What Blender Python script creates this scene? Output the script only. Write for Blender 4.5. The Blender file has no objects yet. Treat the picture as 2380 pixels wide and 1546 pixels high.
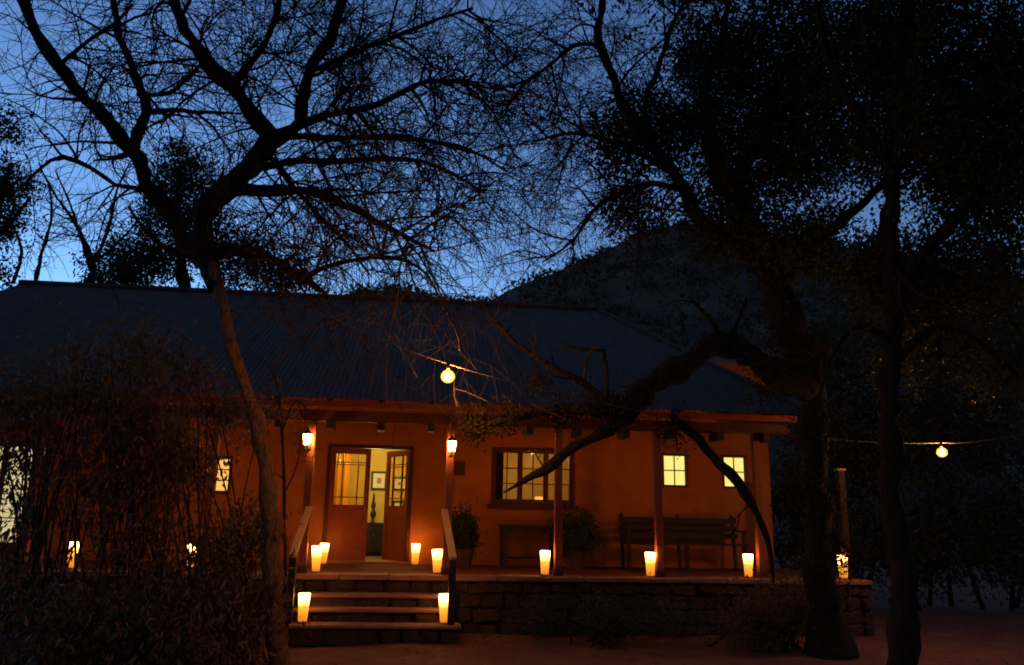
import bpy, bmesh, math, random
import numpy as np
from mathutils import Vector, Matrix, Euler

S = bpy.context.scene
COL = S.collection
random.seed(7)
RNG = np.random.default_rng(11)
rad = math.radians

# ------------------------------------------------------------------ camera
EYE = Vector((0.0, 0.0, 1.6))
YAW, PITCH, ROLL = 6.0, 13.06, 1.1
FPX, CX, CY = 1851.0, 1190.0, 773.5          # focal length and centre, in pixels of a 2380 wide picture
cam = bpy.data.cameras.new('camera')
cam.sensor_width = 36.0
cam.lens = 36.0 * FPX / 2380.0
cam.clip_end = 3000.0
camo = bpy.data.objects.new('camera', cam)
COL.objects.link(camo)
CM = Matrix.Rotation(rad(-YAW), 3, 'Z') @ Matrix.Rotation(rad(90 + PITCH), 3, 'X') @ Matrix.Rotation(rad(ROLL), 3, 'Z')
camo.location = EYE
camo.rotation_euler = CM.to_euler()
S.camera = camo


def at(px, py, Y):
    """point on the ray of a pixel where it stands Y metres deep (building-parallel)"""
    d = CM @ Vector(((px - CX) / FPX, -(py - CY) / FPX, -1.0))
    return EYE + d * (Y / d.y)


def atz(px, py, z):
    d = CM @ Vector(((px - CX) / FPX, -(py - CY) / FPX, -1.0))
    return EYE + d * ((z - EYE.z) / d.z)


# ------------------------------------------------------------------ sky, exposure
SUN_EL, SUN_ROT, SKY = -4.0, 332.0, 0.15
EXPO = 5.65                                   # long exposure at dusk
LX = 2.0 ** -EXPO                             # lamp levels are given as they show in the picture
world = bpy.data.worlds.new('World')
S.world = world
world.use_nodes = True
wn = world.node_tree
bg = wn.nodes['Background']
sky = wn.nodes.new('ShaderNodeTexSky')
sky.sky_type = 'NISHITA'
sky.sun_disc = False
sky.sun_elevation = rad(SUN_EL)
sky.sun_rotation = rad(SUN_ROT)
sky.altitude = 1200.0
sky.air_density = 1.0
sky.dust_density = 1.0
sky.ozone_density = 2.2
wb = wn.nodes.new('ShaderNodeMix')               # camera white balance
wb.data_type = 'RGBA'
wb.blend_type = 'MULTIPLY'
wb.inputs[0].default_value = 1.0
wb.inputs[7].default_value = (1.05, 1.42, 1.22, 1)
wn.links.new(sky.outputs[0], wb.inputs[6])
wn.links.new(wb.outputs[2], bg.inputs[0])
bg.inputs[1].default_value = SKY

S.view_settings.view_transform = 'Standard'
S.view_settings.look = 'None'
S.view_settings.exposure = EXPO
S.view_settings.gamma = 1.0
S.view_settings.use_curve_mapping = False
S.render.engine = 'CYCLES'
cy = S.cycles
cy.use_denoising = True
try:
    cy.denoiser = 'OPENIMAGEDENOISE'
except Exception:
    pass
cy.filter_width = 1.8
cy.max_bounces = 6
cy.diffuse_bounces = 3
cy.glossy_bounces = 3
cy.transmission_bounces = 4
cy.transparent_max_bounces = 8
cy.sample_clamp_indirect = 4.0
cy.caustics_reflective = False
cy.caustics_refractive = False


# ------------------------------------------------------------------ materials
def mat(name, c1, c2=None, scale=6.0, rough=0.85, bump=0.0, bscale=None, detail=6.0, metal=0.0, stretch=None, spec=0.3, trans=0.0):
    m = bpy.data.materials.new(name)
    m.use_nodes = True
    nt = m.node_tree
    b = nt.nodes['Principled BSDF']
    b.inputs['Roughness'].default_value = rough
    b.inputs['Metallic'].default_value = metal
    b.inputs['Specular IOR Level'].default_value = spec
    b.inputs['Base Color'].default_value = (*c1, 1)
    tc = nt.nodes.new('ShaderNodeTexCoord')
    src = tc.outputs['Object']
    if stretch:
        mp = nt.nodes.new('ShaderNodeMapping')
        mp.inputs['Scale'].default_value = stretch
        nt.links.new(src, mp.inputs[0])
        src = mp.outputs[0]
    if c2:
        n = nt.nodes.new('ShaderNodeTexNoise')
        n.inputs['Scale'].default_value = scale
        n.inputs['Detail'].default_value = detail
        n.inputs['Roughness'].default_value = 0.65
        nt.links.new(src, n.inputs['Vector'])
        r = nt.nodes.new('ShaderNodeValToRGB')
        r.color_ramp.elements[0].position = 0.32
        r.color_ramp.elements[1].position = 0.68
        r.color_ramp.elements[0].color = (*c1, 1)
        r.color_ramp.elements[1].color = (*c2, 1)
        nt.links.new(n.outputs[0], r.inputs[0])
        nt.links.new(r.outputs[0], b.inputs['Base Color'])
    if bump:
        n2 = nt.nodes.new('ShaderNodeTexNoise')
        n2.inputs['Scale'].default_value = bscale or scale * 4
        n2.inputs['Detail'].default_value = 5
        nt.links.new(src, n2.inputs['Vector'])
        bp = nt.nodes.new('ShaderNodeBump')
        bp.inputs['Strength'].default_value = 0.9
        bp.inputs['Distance'].default_value = bump
        nt.links.new(n2.outputs[0], bp.inputs['Height'])
        nt.links.new(bp.outputs[0], b.inputs['Normal'])
    if trans:
        t = nt.nodes.new('ShaderNodeBsdfTranslucent')
        t.inputs[0].default_value = (*(c2 or c1), 1)
        mx = nt.nodes.new('ShaderNodeMixShader')
        mx.inputs[0].default_value = trans
        nt.links.new(b.outputs[0], mx.inputs[1])
        nt.links.new(t.outputs[0], mx.inputs[2])
        nt.links.new(mx.outputs[0], nt.nodes['Material Output'].inputs[0])
    return m


def emit(name, stops, strength, axis=2, lo=0.0, hi=1.0):
    """glowing shade; colour stops run along an object axis"""
    m = bpy.data.materials.new(name)
    m.use_nodes = True
    nt = m.node_tree
    b = nt.nodes['Principled BSDF']
    b.inputs['Roughness'].default_value = 0.6
    b.inputs['Base Color'].default_value = (0.7, 0.6, 0.45, 1)
    b.inputs['Emission Strength'].default_value = strength * LX
    tc = nt.nodes.new('ShaderNodeTexCoord')
    sx = nt.nodes.new('ShaderNodeSeparateXYZ')
    nt.links.new(tc.outputs['Object'], sx.inputs[0])
    mr = nt.nodes.new('ShaderNodeMapRange')
    mr.inputs[1].default_value = lo
    mr.inputs[2].default_value = hi
    nt.links.new(sx.outputs[axis], mr.inputs[0])
    r = nt.nodes.new('ShaderNodeValToRGB')
    el = r.color_ramp.elements
    while len(el) < len(stops):
        el.new(0.5)
    for e, (p, c) in zip(el, stops):
        e.position = p
        e.color = (*c, 1)
    nt.links.new(mr.outputs[0], r.inputs[0])
    nt.links.new(r.outputs[0], b.inputs['Emission Color'])
    return m


def pane_mat(name, tint=(0.95, 0.9, 0.8), gloss=0.06):
    m = bpy.data.materials.new(name)
    m.use_nodes = True
    nt = m.node_tree
    nt.nodes.remove(nt.nodes['Principled BSDF'])
    t = nt.nodes.new('ShaderNodeBsdfTransparent')
    t.inputs[0].default_value = (*tint, 1)
    g = nt.nodes.new('ShaderNodeBsdfGlossy')
    g.inputs['Roughness'].default_value = 0.03
    mx = nt.nodes.new('ShaderNodeMixShader')
    mx.inputs[0].default_value = gloss
    nt.links.new(t.outputs[0], mx.inputs[1])
    nt.links.new(g.outputs[0], mx.inputs[2])
    nt.links.new(mx.outputs[0], nt.nodes['Material Output'].inputs[0])
    return m


M = {}
M['plaster'] = mat('plaster', (0.36, 0.10, 0.022), (0.54, 0.175, 0.045), 1.3, 0.9, 0.006, 30, detail=10)
M['redwood'] = mat('red_wood', (0.075, 0.016, 0.010), (0.12, 0.03, 0.018), 5, 0.55, 0.002, 30, stretch=(6, 6, 1))
M['postwood'] = mat('post_wood', (0.20, 0.05, 0.026), (0.29, 0.085, 0.045), 5, 0.55, 0.002, 30, stretch=(6, 6, 1))
M['doorwood'] = mat('door_wood', (0.26, 0.045, 0.016), (0.36, 0.08, 0.03), 5, 0.45, 0.002, 30, stretch=(8, 8, 1))
M['railwood'] = mat('rail_wood', (0.55, 0.27, 0.13), (0.66, 0.36, 0.19), 6, 0.5, 0.002, 30, stretch=(8, 1, 1))
M['darkwood'] = mat('dark_wood', (0.022, 0.011, 0.007), (0.045, 0.022, 0.014), 6, 0.6, 0.002, 30, stretch=(1, 6, 6))
M['iron'] = mat('corrugated_iron', (0.046, 0.024, 0.0115), (0.105, 0.058, 0.028), 0.9, 0.75, 0.0, metal=0.0, stretch=(5, 1, 1))
M['fascia'] = mat('fascia_paint', (0.24, 0.035, 0.02), (0.34, 0.06, 0.03), 3, 0.5, 0.002)
M['cement'] = mat('red_cement', (0.13, 0.036, 0.018), (0.22, 0.065, 0.032), 3, 0.9, 0.003, 25, spec=0.08)
M['slab'] = mat('slab_stone', (0.25, 0.105, 0.06), (0.38, 0.18, 0.11), 5, 0.7, 0.006, 20)
M['stone'] = mat('field_stone', (0.025, 0.015, 0.010), (0.085, 0.052, 0.034), 5, 0.85, 0.012, 14)
M['mortar'] = mat('mortar', (0.03, 0.022, 0.016), (0.055, 0.04, 0.03), 12, 0.95, 0.006)
M['dirt'] = mat('red_dirt', (0.13, 0.045, 0.02), (0.22, 0.085, 0.04), 1.6, 0.95, 0.02, 22)
M['rock'] = mat('hill_rock', (0.06, 0.036, 0.025), (0.17, 0.10, 0.07), 0.16, 0.95, 0.4, 0.8)
M['bark'] = mat('bark', (0.010, 0.0065, 0.0045), (0.034, 0.021, 0.013), 7, 0.95, 0.05, 12, stretch=(3, 3, 0.7))
M['twig'] = mat('twig_bark', (0.022, 0.014, 0.010), (0.055, 0.034, 0.022), 9, 0.9)
M['litbark'] = mat('lit_bark', (0.07, 0.034, 0.014), (0.34, 0.16, 0.06), 11, 0.9, 0.04, 20, stretch=(3, 3, 0.8))  # lit copy of bark: the bulb's warm light is put into the colour
M['leaf'] = mat('dark_leaf', (0.035, 0.048, 0.02), (0.075, 0.085, 0.035), 3, 0.55, trans=0.25)
M['shadeleaf'] = mat('shade_leaf', (0.018, 0.015, 0.007), (0.05, 0.036, 0.017), 3, 0.85, spec=0.1, trans=0.12)  # leaf colour darkened to stand in for shade
M['dryleaf'] = mat('dry_leaf', (0.075, 0.055, 0.03), (0.16, 0.105, 0.055), 2.5, 0.6, trans=0.25)
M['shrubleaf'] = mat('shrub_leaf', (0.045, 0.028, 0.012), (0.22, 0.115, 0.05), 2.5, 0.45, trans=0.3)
M['interior'] = mat('interior_plaster', (0.60, 0.43, 0.085), (0.66, 0.48, 0.10), 1.5, 0.9)
M['loungewall'] = mat('lounge_plaster', (0.50, 0.36, 0.15), (0.56, 0.40, 0.17), 1.5, 0.9)
M['floorwood'] = mat('floor_boards', (0.12, 0.06, 0.03), (0.18, 0.09, 0.045), 4, 0.5, stretch=(8, 1, 1))
M['pane'] = pane_mat('window_pane')
M['black'] = mat('black_paint', (0.012, 0.011, 0.010), (0.02, 0.018, 0.016), 6, 0.5)
M['cable'] = mat('dark_cable', (0.16, 0.12, 0.09), None, rough=0.6)
M['paper'] = mat('paper', (0.75, 0.68, 0.55), (0.8, 0.74, 0.62), 5, 0.9)
M['print'] = mat('picture_print', (0.10, 0.10, 0.05), (0.45, 0.38, 0.15), 9, 0.9)
M['brass'] = mat('brass', (0.4, 0.28, 0.1), None, rough=0.35, metal=0.9)
M['clay'] = mat('clay_pot', (0.07, 0.03, 0.018), (0.13, 0.055, 0.03), 6, 0.85)
M['curtain'] = mat('orange_curtain', (0.85, 0.42, 0.03), (0.92, 0.5, 0.05), 4, 0.9, trans=0.4)
M['lantern'] = emit('lantern_paper', [(0.0, (0.022, 0.005, 0.0002)), (0.28, (0.031, 0.010, 0.0004)), (0.55, (0.042, 0.019, 0.0015)), (0.74, (0.22, 0.10, 0.018)), (1.0, (1.0, 0.40, 0.075))], 32.0, 2, 0.0, 0.34)
M['lampglass'] = emit('lamp_glass', [(0.0, (1.0, 0.40, 0.08)), (1.0, (1.0, 0.37, 0.06))], 185.0)
M['bulb'] = emit('bulb_glass', [(0.0, (1.0, 0.47, 0.12)), (1.0, (1.0, 0.42, 0.09))], 2000.0)
def halo_glass():
    m = bpy.data.materials.new('halo_glass')
    m.use_nodes = True
    nt = m.node_tree
    nt.nodes.remove(nt.nodes['Principled BSDF'])
    t = nt.nodes.new('ShaderNodeBsdfTransparent')
    t.inputs[0].default_value = (1, .93, .8, 1)
    e = nt.nodes.new('ShaderNodeEmission')
    e.inputs[0].default_value = (1.0, .50, .09, 1)
    e.inputs[1].default_value = 1.1 * LX  # shell's own weak emission imitates the golden halo round the bulb
    ad = nt.nodes.new('ShaderNodeAddShader')
    nt.links.new(t.outputs[0], ad.inputs[0])
    nt.links.new(e.outputs[0], ad.inputs[1])
    nt.links.new(ad.outputs[0], nt.nodes['Material Output'].inputs[0])
    return m


M['haloglass'] = halo_glass()
M['litpane'] = emit('lit_frosted_pane', [(0.0, (1.0, 0.83, 0.17)), (1.0, (1.0, 0.92, 0.36))], 0.98, 0, 0, 0.4)
M['litcurtain'] = emit('lit_net_curtain', [(0.0, (0.85, 0.70, 0.30)), (0.55, (1.0, 0.92, 0.62)), (1.0, (0.9, 0.8, 0.45))], 0.72, 2, 0, 1.7)
M['amberpane'] = emit('lit_amber_pane', [(0.0, (1.0, 0.50, 0.07)), (1.0, (1.0, 0.80, 0.32))], 1.0, 2, 0, 0.6)
M['shade'] = emit('lamp_shade', [(0.0, (1.0, 0.36, 0.05)), (1.0, (1.0, 0.42, 0.08))], 1.6)
M['pendant'] = emit('pendant_glass', [(0.0, (1.0, 0.78, 0.36)), (1.0, (1.0, 0.78, 0.36))], 9.0)


# ------------------------------------------------------------------ helpers
class MB:
    def __init__(s):
        s.v, s.f = [], []

    def box(s, x0, x1, y0, y1, z0, z1, mtx=None):
        b = len(s.v)
        P = [Vector((x, y, z)) for z in (z0, z1) for y in (y0, y1) for x in (x0, x1)]
        if mtx is not None:
            P = [mtx @ p for p in P]
        s.v += P
        s.f += [tuple(b + i for i in q) for q in ((0, 2, 3, 1), (4, 5, 7, 6), (0, 1, 5, 4), (2, 6, 7, 3), (0, 4, 6, 2), (1, 3, 7, 5))]
        return s

    def bar(s, a, b, w, h):
        """box beam between two points; w across, h up"""
        a, b = Vector(a), Vector(b)
        d = (b - a)
        L = d.length
        d.normalize()
        up = Vector((0, 0, 1)) if abs(d.z) < 0.95 else Vector((0, 1, 0))
        sx = d.cross(up).normalized()
        u = sx.cross(d)
        m = Matrix((sx, d, u)).transposed().to_4x4()
        m.translation = a
        return s.box(-w / 2, w / 2, 0, L, -h / 2, h / 2, m)

    def lathe(s, prof, n=20, c=(0, 0, 0), cap=True):
        c = Vector(c)
        b = len(s.v)
        for r, z in prof:
            for k in range(n):
                a = 2 * math.pi * k / n
                s.v.append(c + Vector((r * math.cos(a), r * math.sin(a), z)))
        for i in range(len(prof) - 1):
            for k in range(n):
                k2 = (k + 1) % n
                s.f.append((b + i * n + k, b + i * n + k2, b + (i + 1) * n + k2, b + (i + 1) * n + k))
        if cap:
            s.f.append(tuple(b + k for k in range(n))[::-1])
            s.f.append(tuple(b + (len(prof) - 1) * n + k for k in range(n)))
        return s

    def tube(s, pts, rs, n=6):
        b = len(s.v)
        m = len(pts)
        ref = Vector((0.3, 0.9, 0.2)).normalized()
        for i, p in enumerate(pts):
            d = (pts[min(i + 1, m - 1)] - pts[max(i - 1, 0)])
            if d.length < 1e-9:
                d = Vector((0, 0, 1))
            d.normalize()
            sx = d.cross(ref)
            if sx.length < 0.05:
                sx = d.cross(Vector((1, 0, 0)))
            sx.normalize()
            u = sx.cross(d)
            r = rs[i]
            for k in range(n):
                a = 2 * math.pi * k / n
                s.v.append(p + sx * (r * math.cos(a)) + u * (r * math.sin(a)))
        for i in range(m - 1):
            for k in range(n):
                k2 = (k + 1) % n
                s.f.append((b + i * n + k, b + i * n + k2, b + (i + 1) * n + k2, b + (i + 1) * n + k))
        s.f.append(tuple(b + k for k in range(n))[::-1])
        s.f.append(tuple(b + (m - 1) * n + k for k in range(n)))
        return s

    def build(s, name, m, parent=None, smooth=False, origin=None, bevel=0.0):
        me = bpy.data.meshes.new(name)
        o = Vector(origin) if origin is not None else Vector((0, 0, 0))
        me.from_pydata([tuple(Vector(p) - o) for p in s.v], [], s.f)
        me.materials.append(m)
        if smooth:
            me.polygons.foreach_set('use_smooth', [True] * len(me.polygons))
        if bevel:
            bm = bmesh.new()
            bm.from_mesh(me)
            bmesh.ops.bevel(bm, geom=bm.edges[:], offset=bevel, segments=1, affect='EDGES', clamp_overlap=True)
            bm.to_mesh(me)
            bm.free()
        ob = bpy.data.objects.new(name, me)
        COL.objects.link(ob)
        ob.location = o
        if parent is not None:
            ob.parent = parent
            ob.location = o - wloc(parent)
        return ob


def wloc(o):
    p = Vector(o.location)
    while o.parent:
        o = o.parent
        p += Vector(o.location)
    return p


def thing(name, loc, label, cat, group=None):
    o = bpy.data.objects.new(name, None)
    COL.objects.link(o)
    o.location = loc
    o.empty_display_size = 0.2
    return tag(o, label, cat, group)


def tag(o, label=None, cat=None, group=None, kind=None):
    if label:
        o['label'] = label
    if cat:
        o['category'] = cat
    if group:
        o['group'] = group
    if kind:
        o['kind'] = kind
    return o


def np_mesh(name, verts, faces, m, parent=None, smooth=False):
    """verts (N,3), faces (F,k) arrays"""
    me = bpy.data.meshes.new(name)
    k = faces.shape[1]
    me.vertices.add(len(verts))
    me.vertices.foreach_set('co', np.ascontiguousarray(verts, dtype=np.float32).ravel())
    me.loops.add(faces.size)
    me.loops.foreach_set('vertex_index', np.ascontiguousarray(faces, dtype=np.int32).ravel())
    me.polygons.add(len(faces))
    me.polygons.foreach_set('loop_start', np.arange(0, faces.size, k, dtype=np.int32))
    me.polygons.foreach_set('loop_total', np.full(len(faces), k, dtype=np.int32))
    if smooth:
        me.polygons.foreach_set('use_smooth', np.ones(len(faces), dtype=bool))
    me.materials.append(m)
    me.update(calc_edges=True)
    ob = bpy.data.objects.new(name, me)
    COL.objects.link(ob)
    if parent is not None:
        ob.parent = parent
        ob.location = -wloc(parent)
    return ob


# ------------------------------------------------------------------ ground and hills
PORCH = 0.78
YW, YP, YE, YR = 14.4, 11.8, 11.4, 17.2       # wall, terrace edge, eave and ridge depth


def grid(name, xs, ys, fz, m):
    X, Y = np.meshgrid(xs, ys)
    Z = fz(X, Y)
    nx, ny = len(xs), len(ys)
    v = np.stack([X.ravel(), Y.ravel(), Z.ravel()], 1)
    i = np.arange(nx * ny).reshape(ny, nx)
    f = np.stack([i[:-1, :-1].ravel(), i[:-1, 1:].ravel(), i[1:, 1:].ravel(), i[1:, :-1].ravel()], 1)
    return np_mesh(name, v, f, m, smooth=True)


def wob(X, Y, s, k):
    return (np.sin(X * s + k) * np.cos(Y * s * 1.13 + 2 * k) + 0.5 * np.sin(X * s * 2.3 + Y * s * 1.7 + 3 * k) + 0.25 * np.cos(X * s * 4.9 - Y * s * 4.1 + k))


def ground_z(X, Y):
    near = np.clip((np.abs(Y - 5) - 0) / 30.0, 0, 1)
    return 0.022 * wob(X, Y, 1.4, 0.7) + 0.006 * wob(X, Y, 6.0, 1.9) - 0.012


gx = np.unique(np.concatenate([np.linspace(-600, -14, 24), np.linspace(-14, 14, 190), np.linspace(14, 600, 24)]))
gy = np.unique(np.concatenate([np.linspace(-300, -3, 16), np.linspace(-3, 16, 140), np.linspace(16, 900, 30)]))
tag(grid('ground', gx, gy, ground_z, M['dirt']), kind='structure')

gl = np.random.default_rng(5)
lx = gl.uniform(-3.5, 9.0, 9000)
ly = gl.uniform(6.5, 13.0, 9000)
ok_ = (ly < 11.6) | (lx > 6.9)
lx, ly = lx[ok_], ly[ok_]
lp_ = np.stack([lx, ly, ground_z(lx, ly) + gl.uniform(.004, .02, len(lx))], 1)
LITTER = lp_

# hill outline, pixels -> metres at 95 m
HY = 95.0
prof_px = [(-400, 760), (300, 745), (700, 715), (780, 693), (850, 668), (930, 655), (1010, 668), (1080, 690), (1130, 691), (1230, 640), (1380, 585), (1440, 558), (1500, 535), (1580, 516), (1680, 520), (1800, 535), (1900, 548), (2150, 600), (2400, 650), (2900, 760)]
hp = [at(x, y, HY) for x, y in prof_px]
hx = np.array([p.x for p in hp])
hz = np.array([p.z for p in hp])


def hill_z(X, Y):
    top = np.interp(X, hx, hz, left=hz[0] * 0.6, right=hz[-1] * 0.6)
    t = np.clip((Y - 38.0) / (HY - 38.0), 0, 1)
    b = np.clip((200.0 - Y) / (200.0 - HY), 0, 1)
    z = top * np.minimum(t ** 0.85, b)
    rough = 1.3 * wob(X, Y, 0.13, 1.0) + 0.6 * wob(X, Y, 0.41, 2.0) + 0.25 * wob(X, Y, 1.3, 0.4)
    crest = np.clip(np.abs(Y - HY) / 14.0, 0.28, 1)
    return z + rough * crest * np.clip(z / 6.0, 0, 1) - 0.6


tag(grid('hill', np.linspace(-120, 160, 180), np.unique(np.concatenate([np.linspace(36, 90, 54), np.linspace(90, 100, 20), np.linspace(100, 200, 20)])), hill_z, M['rock']), kind='structure')

# ------------------------------------------------------------------ farmhouse
house = thing('farmhouse', (0, YW, 0), 'low terracotta farmhouse with corrugated iron roof and long lit veranda', 'house')

XL, XR = -9.2, 6.38
WT = 0.30
openings = [  # x0,x1,z0,z1
    (-7.75, -6.33, 0.95, 2.70), (-3.62, -3.31, 1.90, 2.54), (-1.70, -0.20, PORCH, 2.80),
    (1.19, 2.70, 1.82, 2.83), (4.33, 4.805, 2.19, 2.80), (5.47, 5.935, 2.19, 2.80)]
w = MB()
zt = 4.55
x = XL
for (a, b, z0, z1) in openings:
    w.box(x, a, YW, YW + WT, 0.2, zt)
    w.box(a, b, YW, YW + WT, 0.2, z0)
    w.box(a, b, YW, YW + WT, z1, zt)
    x = b
w.box(x, XR, YW, YW + WT, 0.2, zt)
w.build('front_wall', M['plaster'], house)
MB().box(XR - WT, XR, YW + WT, 22.2, 0.2, 3.6).build('side_wall', M['plaster'], house)
MB().box(XL, XL + WT, YW + WT, 22.2, 0.2, 3.6).build('side_wall', M['plaster'], house)
MB().box(XL, XR, 22.2, 22.5, 0.2, 3.6).build('back_wall', M['plaster'], house)

# roof: corrugated slopes
ZE, ZR = 3.19, 6.22
EX0, EX1 = -9.0, 5.80        # eave ends
RX0, RX1 = -8.62, 3.75       # ridge ends


def corrugated(x_e0, x_e1, x_r0, x_r1, ye, ze, yr, zr, name):
    pitch = 0.085
    n = int((x_e1 - x_e0) / pitch * 6)
    u = np.linspace(0, 1, n + 1)
    rows = np.linspace(0, 1, 9)
    d = np.array([0, yr - ye, zr - ze])
    nrm = np.array([0, -d[2], d[1]]) / math.hypot(d[1], d[2])
    if nrm[2] < 0:
        nrm = -nrm
    V = []
    for t in rows:
        xs = (x_e0 + (x_e1 - x_e0) * u)
        lo, hi = x_e0 + (x_r0 - x_e0) * t, x_e1 + (x_r1 - x_e1) * t
        xc = np.clip(xs, lo, hi)
        off = 0.009 * np.sin(2 * math.pi * xc / pitch)
        P = np.stack([xc, np.full_like(xc, ye + d[1] * t), np.full_like(xc, ze + d[2] * t)], 1) + off[:, None] * nrm
        # lap joints between the sheet rows
        V.append(P)
    v = np.concatenate(V)
    i = np.arange(len(rows) * (n + 1)).reshape(len(rows), n + 1)
    f = np.stack([i[:-1, :-1].ravel(), i[:-1, 1:].ravel(), i[1:, 1:].ravel(), i[1:, :-1].ravel()], 1)
    return np_mesh(name, v, f, M['iron'], house, smooth=False)


roof = corrugated(EX0, EX1, RX0, RX1, YE, ZE, YR, ZR, 'roof')
corrugated(EX0, EX1, RX0, RX1, 23.0, ZE, YR, ZR, 'roof')
MB_ = MB()
MB_.v = [Vector(p) for p in ((EX1, YE, ZE), (EX1, 23.0, ZE), (RX1, YR, ZR))]
MB_.f = [(0, 1, 2)]
MB_.build('roof_hip', M['iron'], house)
MB_ = MB()
MB_.v = [Vector(p) for p in ((EX0, YE, ZE), (RX0, YR, ZR), (EX0, 23.0, ZE))]
MB_.f = [(0, 1, 2)]
MB_.build('roof_hip', M['iron'], house)
MB().tube([Vector((RX0 - .05, YR, ZR + .01)), Vector((RX1 + .05, YR, ZR + .01))], [0.07, 0.07], 10).build('ridge_cap', M['iron'], house)
MB().tube([Vector((RX1, YR, ZR + .01)), Vector((EX1, YE, ZE + .02))], [0.05, 0.05], 8).build('ridge_cap', M['iron'], house)
# gutter, beam, rafters
MB().box(EX0 + .05, EX1 - .05, YE + 0.07, YE + 0.11, ZE - 0.11, ZE - 0.022).build('fascia_board', M['fascia'], house)
MB().box(EX0 + .2, EX1 - .15, 11.92, 12.06, 2.93, 3.09).build('veranda_beam', M['redwood'], house)
for k in range(20):
    xr = -8.75 + 0.735 * k
    MB().bar((xr, 11.52, 3.125), (xr, YW + .02, 3.125 + (YW - 11.5) * 0.5224), 0.06, 0.10).build('rafter', M['darkwood'], house)
    MB().box(xr - .05, xr + .05, 11.80, 12.20, 2.81, 2.928).build('beam_bracket', M['darkwood'], house)
# ceiling board above the rafters closes the veranda
# posts
POSTX = [at(84, 1100, 12.0).x, -4.4, -3.02, -1.66, 0.37, 2.00, 3.53, 5.10]
for xp in POSTX:
    p = MB().box(xp - .055, xp + .055, 11.935, 12.045, PORCH, 2.929).build('veranda_post', M['postwood'], house, bevel=0.008)
    MB().box(xp - .075, xp + .075, 11.915, 12.065, PORCH, PORCH + 0.10).build('post_foot', M['redwood'], p, bevel=0.006)

# rooms behind the wall
YI = YW + WT


def room(x0, x1, y1, z1, m, name):
    r = MB()
    v = [(x0, YI + .004, PORCH), (x1, YI + .004, PORCH), (x1, y1, PORCH), (x0, y1, PORCH), (x0, YI + .004, z1), (x1, YI + .004, z1), (x1, y1, z1), (x0, y1, z1)]
    r.v = [Vector(p) for p in v]
    r.f = [(3, 2, 6, 7), (0, 3, 7, 4), (1, 5, 6, 2)]
    r.build(name + '_wall', m, house)
    c = MB()
    c.v = [Vector(p) for p in v]
    c.f = [(4, 7, 6, 5)]
    c.build(name + '_ceiling', M['paper'], house)
    fl = MB()
    fl.v = [Vector(p) for p in v]
    fl.f = [(0, 1, 2, 3)]
    fl.build(name + '_floor', M['floorwood'], house)


room(-2.6, 0.75, 17.6, 3.35, M['interior'], 'hall')
room(0.85, 3.9, 17.9, 3.35, M['loungewall'], 'lounge')

# ---- door
fr = MB()
fr.box(-1.70, -1.64, YW - .02, YW + .16, PORCH, 2.80)
fr.box(-0.26, -0.20, YW - .02, YW + .16, PORCH, 2.80)
fr.box(-1.64, -0.26, YW - .02, YW + .16, 2.745, 2.80)
fr.build('door_frame', M['redwood'], house)
MB().box(-1.78, -0.12, YW - 0.10, YW + .30, PORCH, PORCH + 0.035).build('door_sill', M['slab'], house)


def leaf(hx, ang, flip):
    W, H, T = 0.685, 1.92, 0.042
    d = bpy.data.objects.new('door_leaf', None)
    e = MB()
    s = 0.085
    e.box(0, s, -T / 2, T / 2, 0, H)
    e.box(W - s, W, -T / 2, T / 2, 0, H)
    e.box(s, W - s, -T / 2, T / 2, H - 0.10, H)
    e.box(s, W - s, -T / 2, T / 2, 0.80, 0.94)
    e.box(s, W - s, -T / 2, T / 2, 0, 0.16)
    base = Vector((hx, YW + 0.07, PORCH + 0.04))
    lo = e.build('door_leaf', M['doorwood'])
    lo.parent = house
    lo.location = base - wloc(house)
    rz = ang if not flip else math.pi - ang
    lo.rotation_euler = (0, 0, rz)

    def sub(b, name, m, bv=0.0):
        o = b.build(name, m, bevel=bv)
        o.parent = lo
        return o
    for (a, b) in ((s, W / 2 - .02), (W / 2 + .02, W - s)):
        sub(MB().box(a - .004, b + .004, -0.012, 0.012, 0.155, 0.805), 'door_panel', M['doorwood'])
        sub(MB().box(a + .035, b - .035, -0.019, 0.019, 0.20, 0.76), 'door_panel', M['doorwood'], 0.008)
    sub(MB().box(W / 2 - .02, W / 2 + .02, -T / 2 + .003, T / 2 - .003, 0.16, 0.80), 'door_mullion', M['doorwood'])
    # margin glazing bars
    g0, g1, h0, h1 = s, W - s, 0.94, H - 0.10
    xa, xb = g0 + 0.125, g1 - 0.125
    za, zb = h0 + 0.13, h1 - 0.15
    for xx in (xa, xb):
        sub(MB().box(xx - .009, xx + .009, -0.016, 0.016, h0, h1), 'glazing_bar', M['doorwood'])
    for zz in (za, zb):
        sub(MB().box(g0, g1, -0.0155, 0.0155, zz - .009, zz + .009), 'glazing_bar', M['doorwood'])
    sub(MB().box(g0, g1, -0.0155, 0.0155, zb - .045, zb - .030), 'glazing_bar', M['doorwood'])
    for (a, b) in ((g0, xa - .009), (xa + .009, xb - .009), (xb + .009, g1)):
        for (c, q) in ((h0, za - .009), (za + .009, zb - .045), (zb + .009, h1)):
            sub(MB().box(a, b, -0.003, 0.003, c, q), 'pane', M['pane'])
    sub(MB().tube([Vector((W - .04, -T / 2, 1.0)), Vector((W - .04, -T / 2 - .045, 1.0)), Vector((W - .12, -T / 2 - .05, 1.0))], [.009, .009, .008], 8), 'handle', M['brass'])
    return lo


leaf(-1.638, 0.0, False)
leaf(-0.262, rad(52), False if False else True).rotation_euler = (0, 0, math.pi - rad(52))


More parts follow.
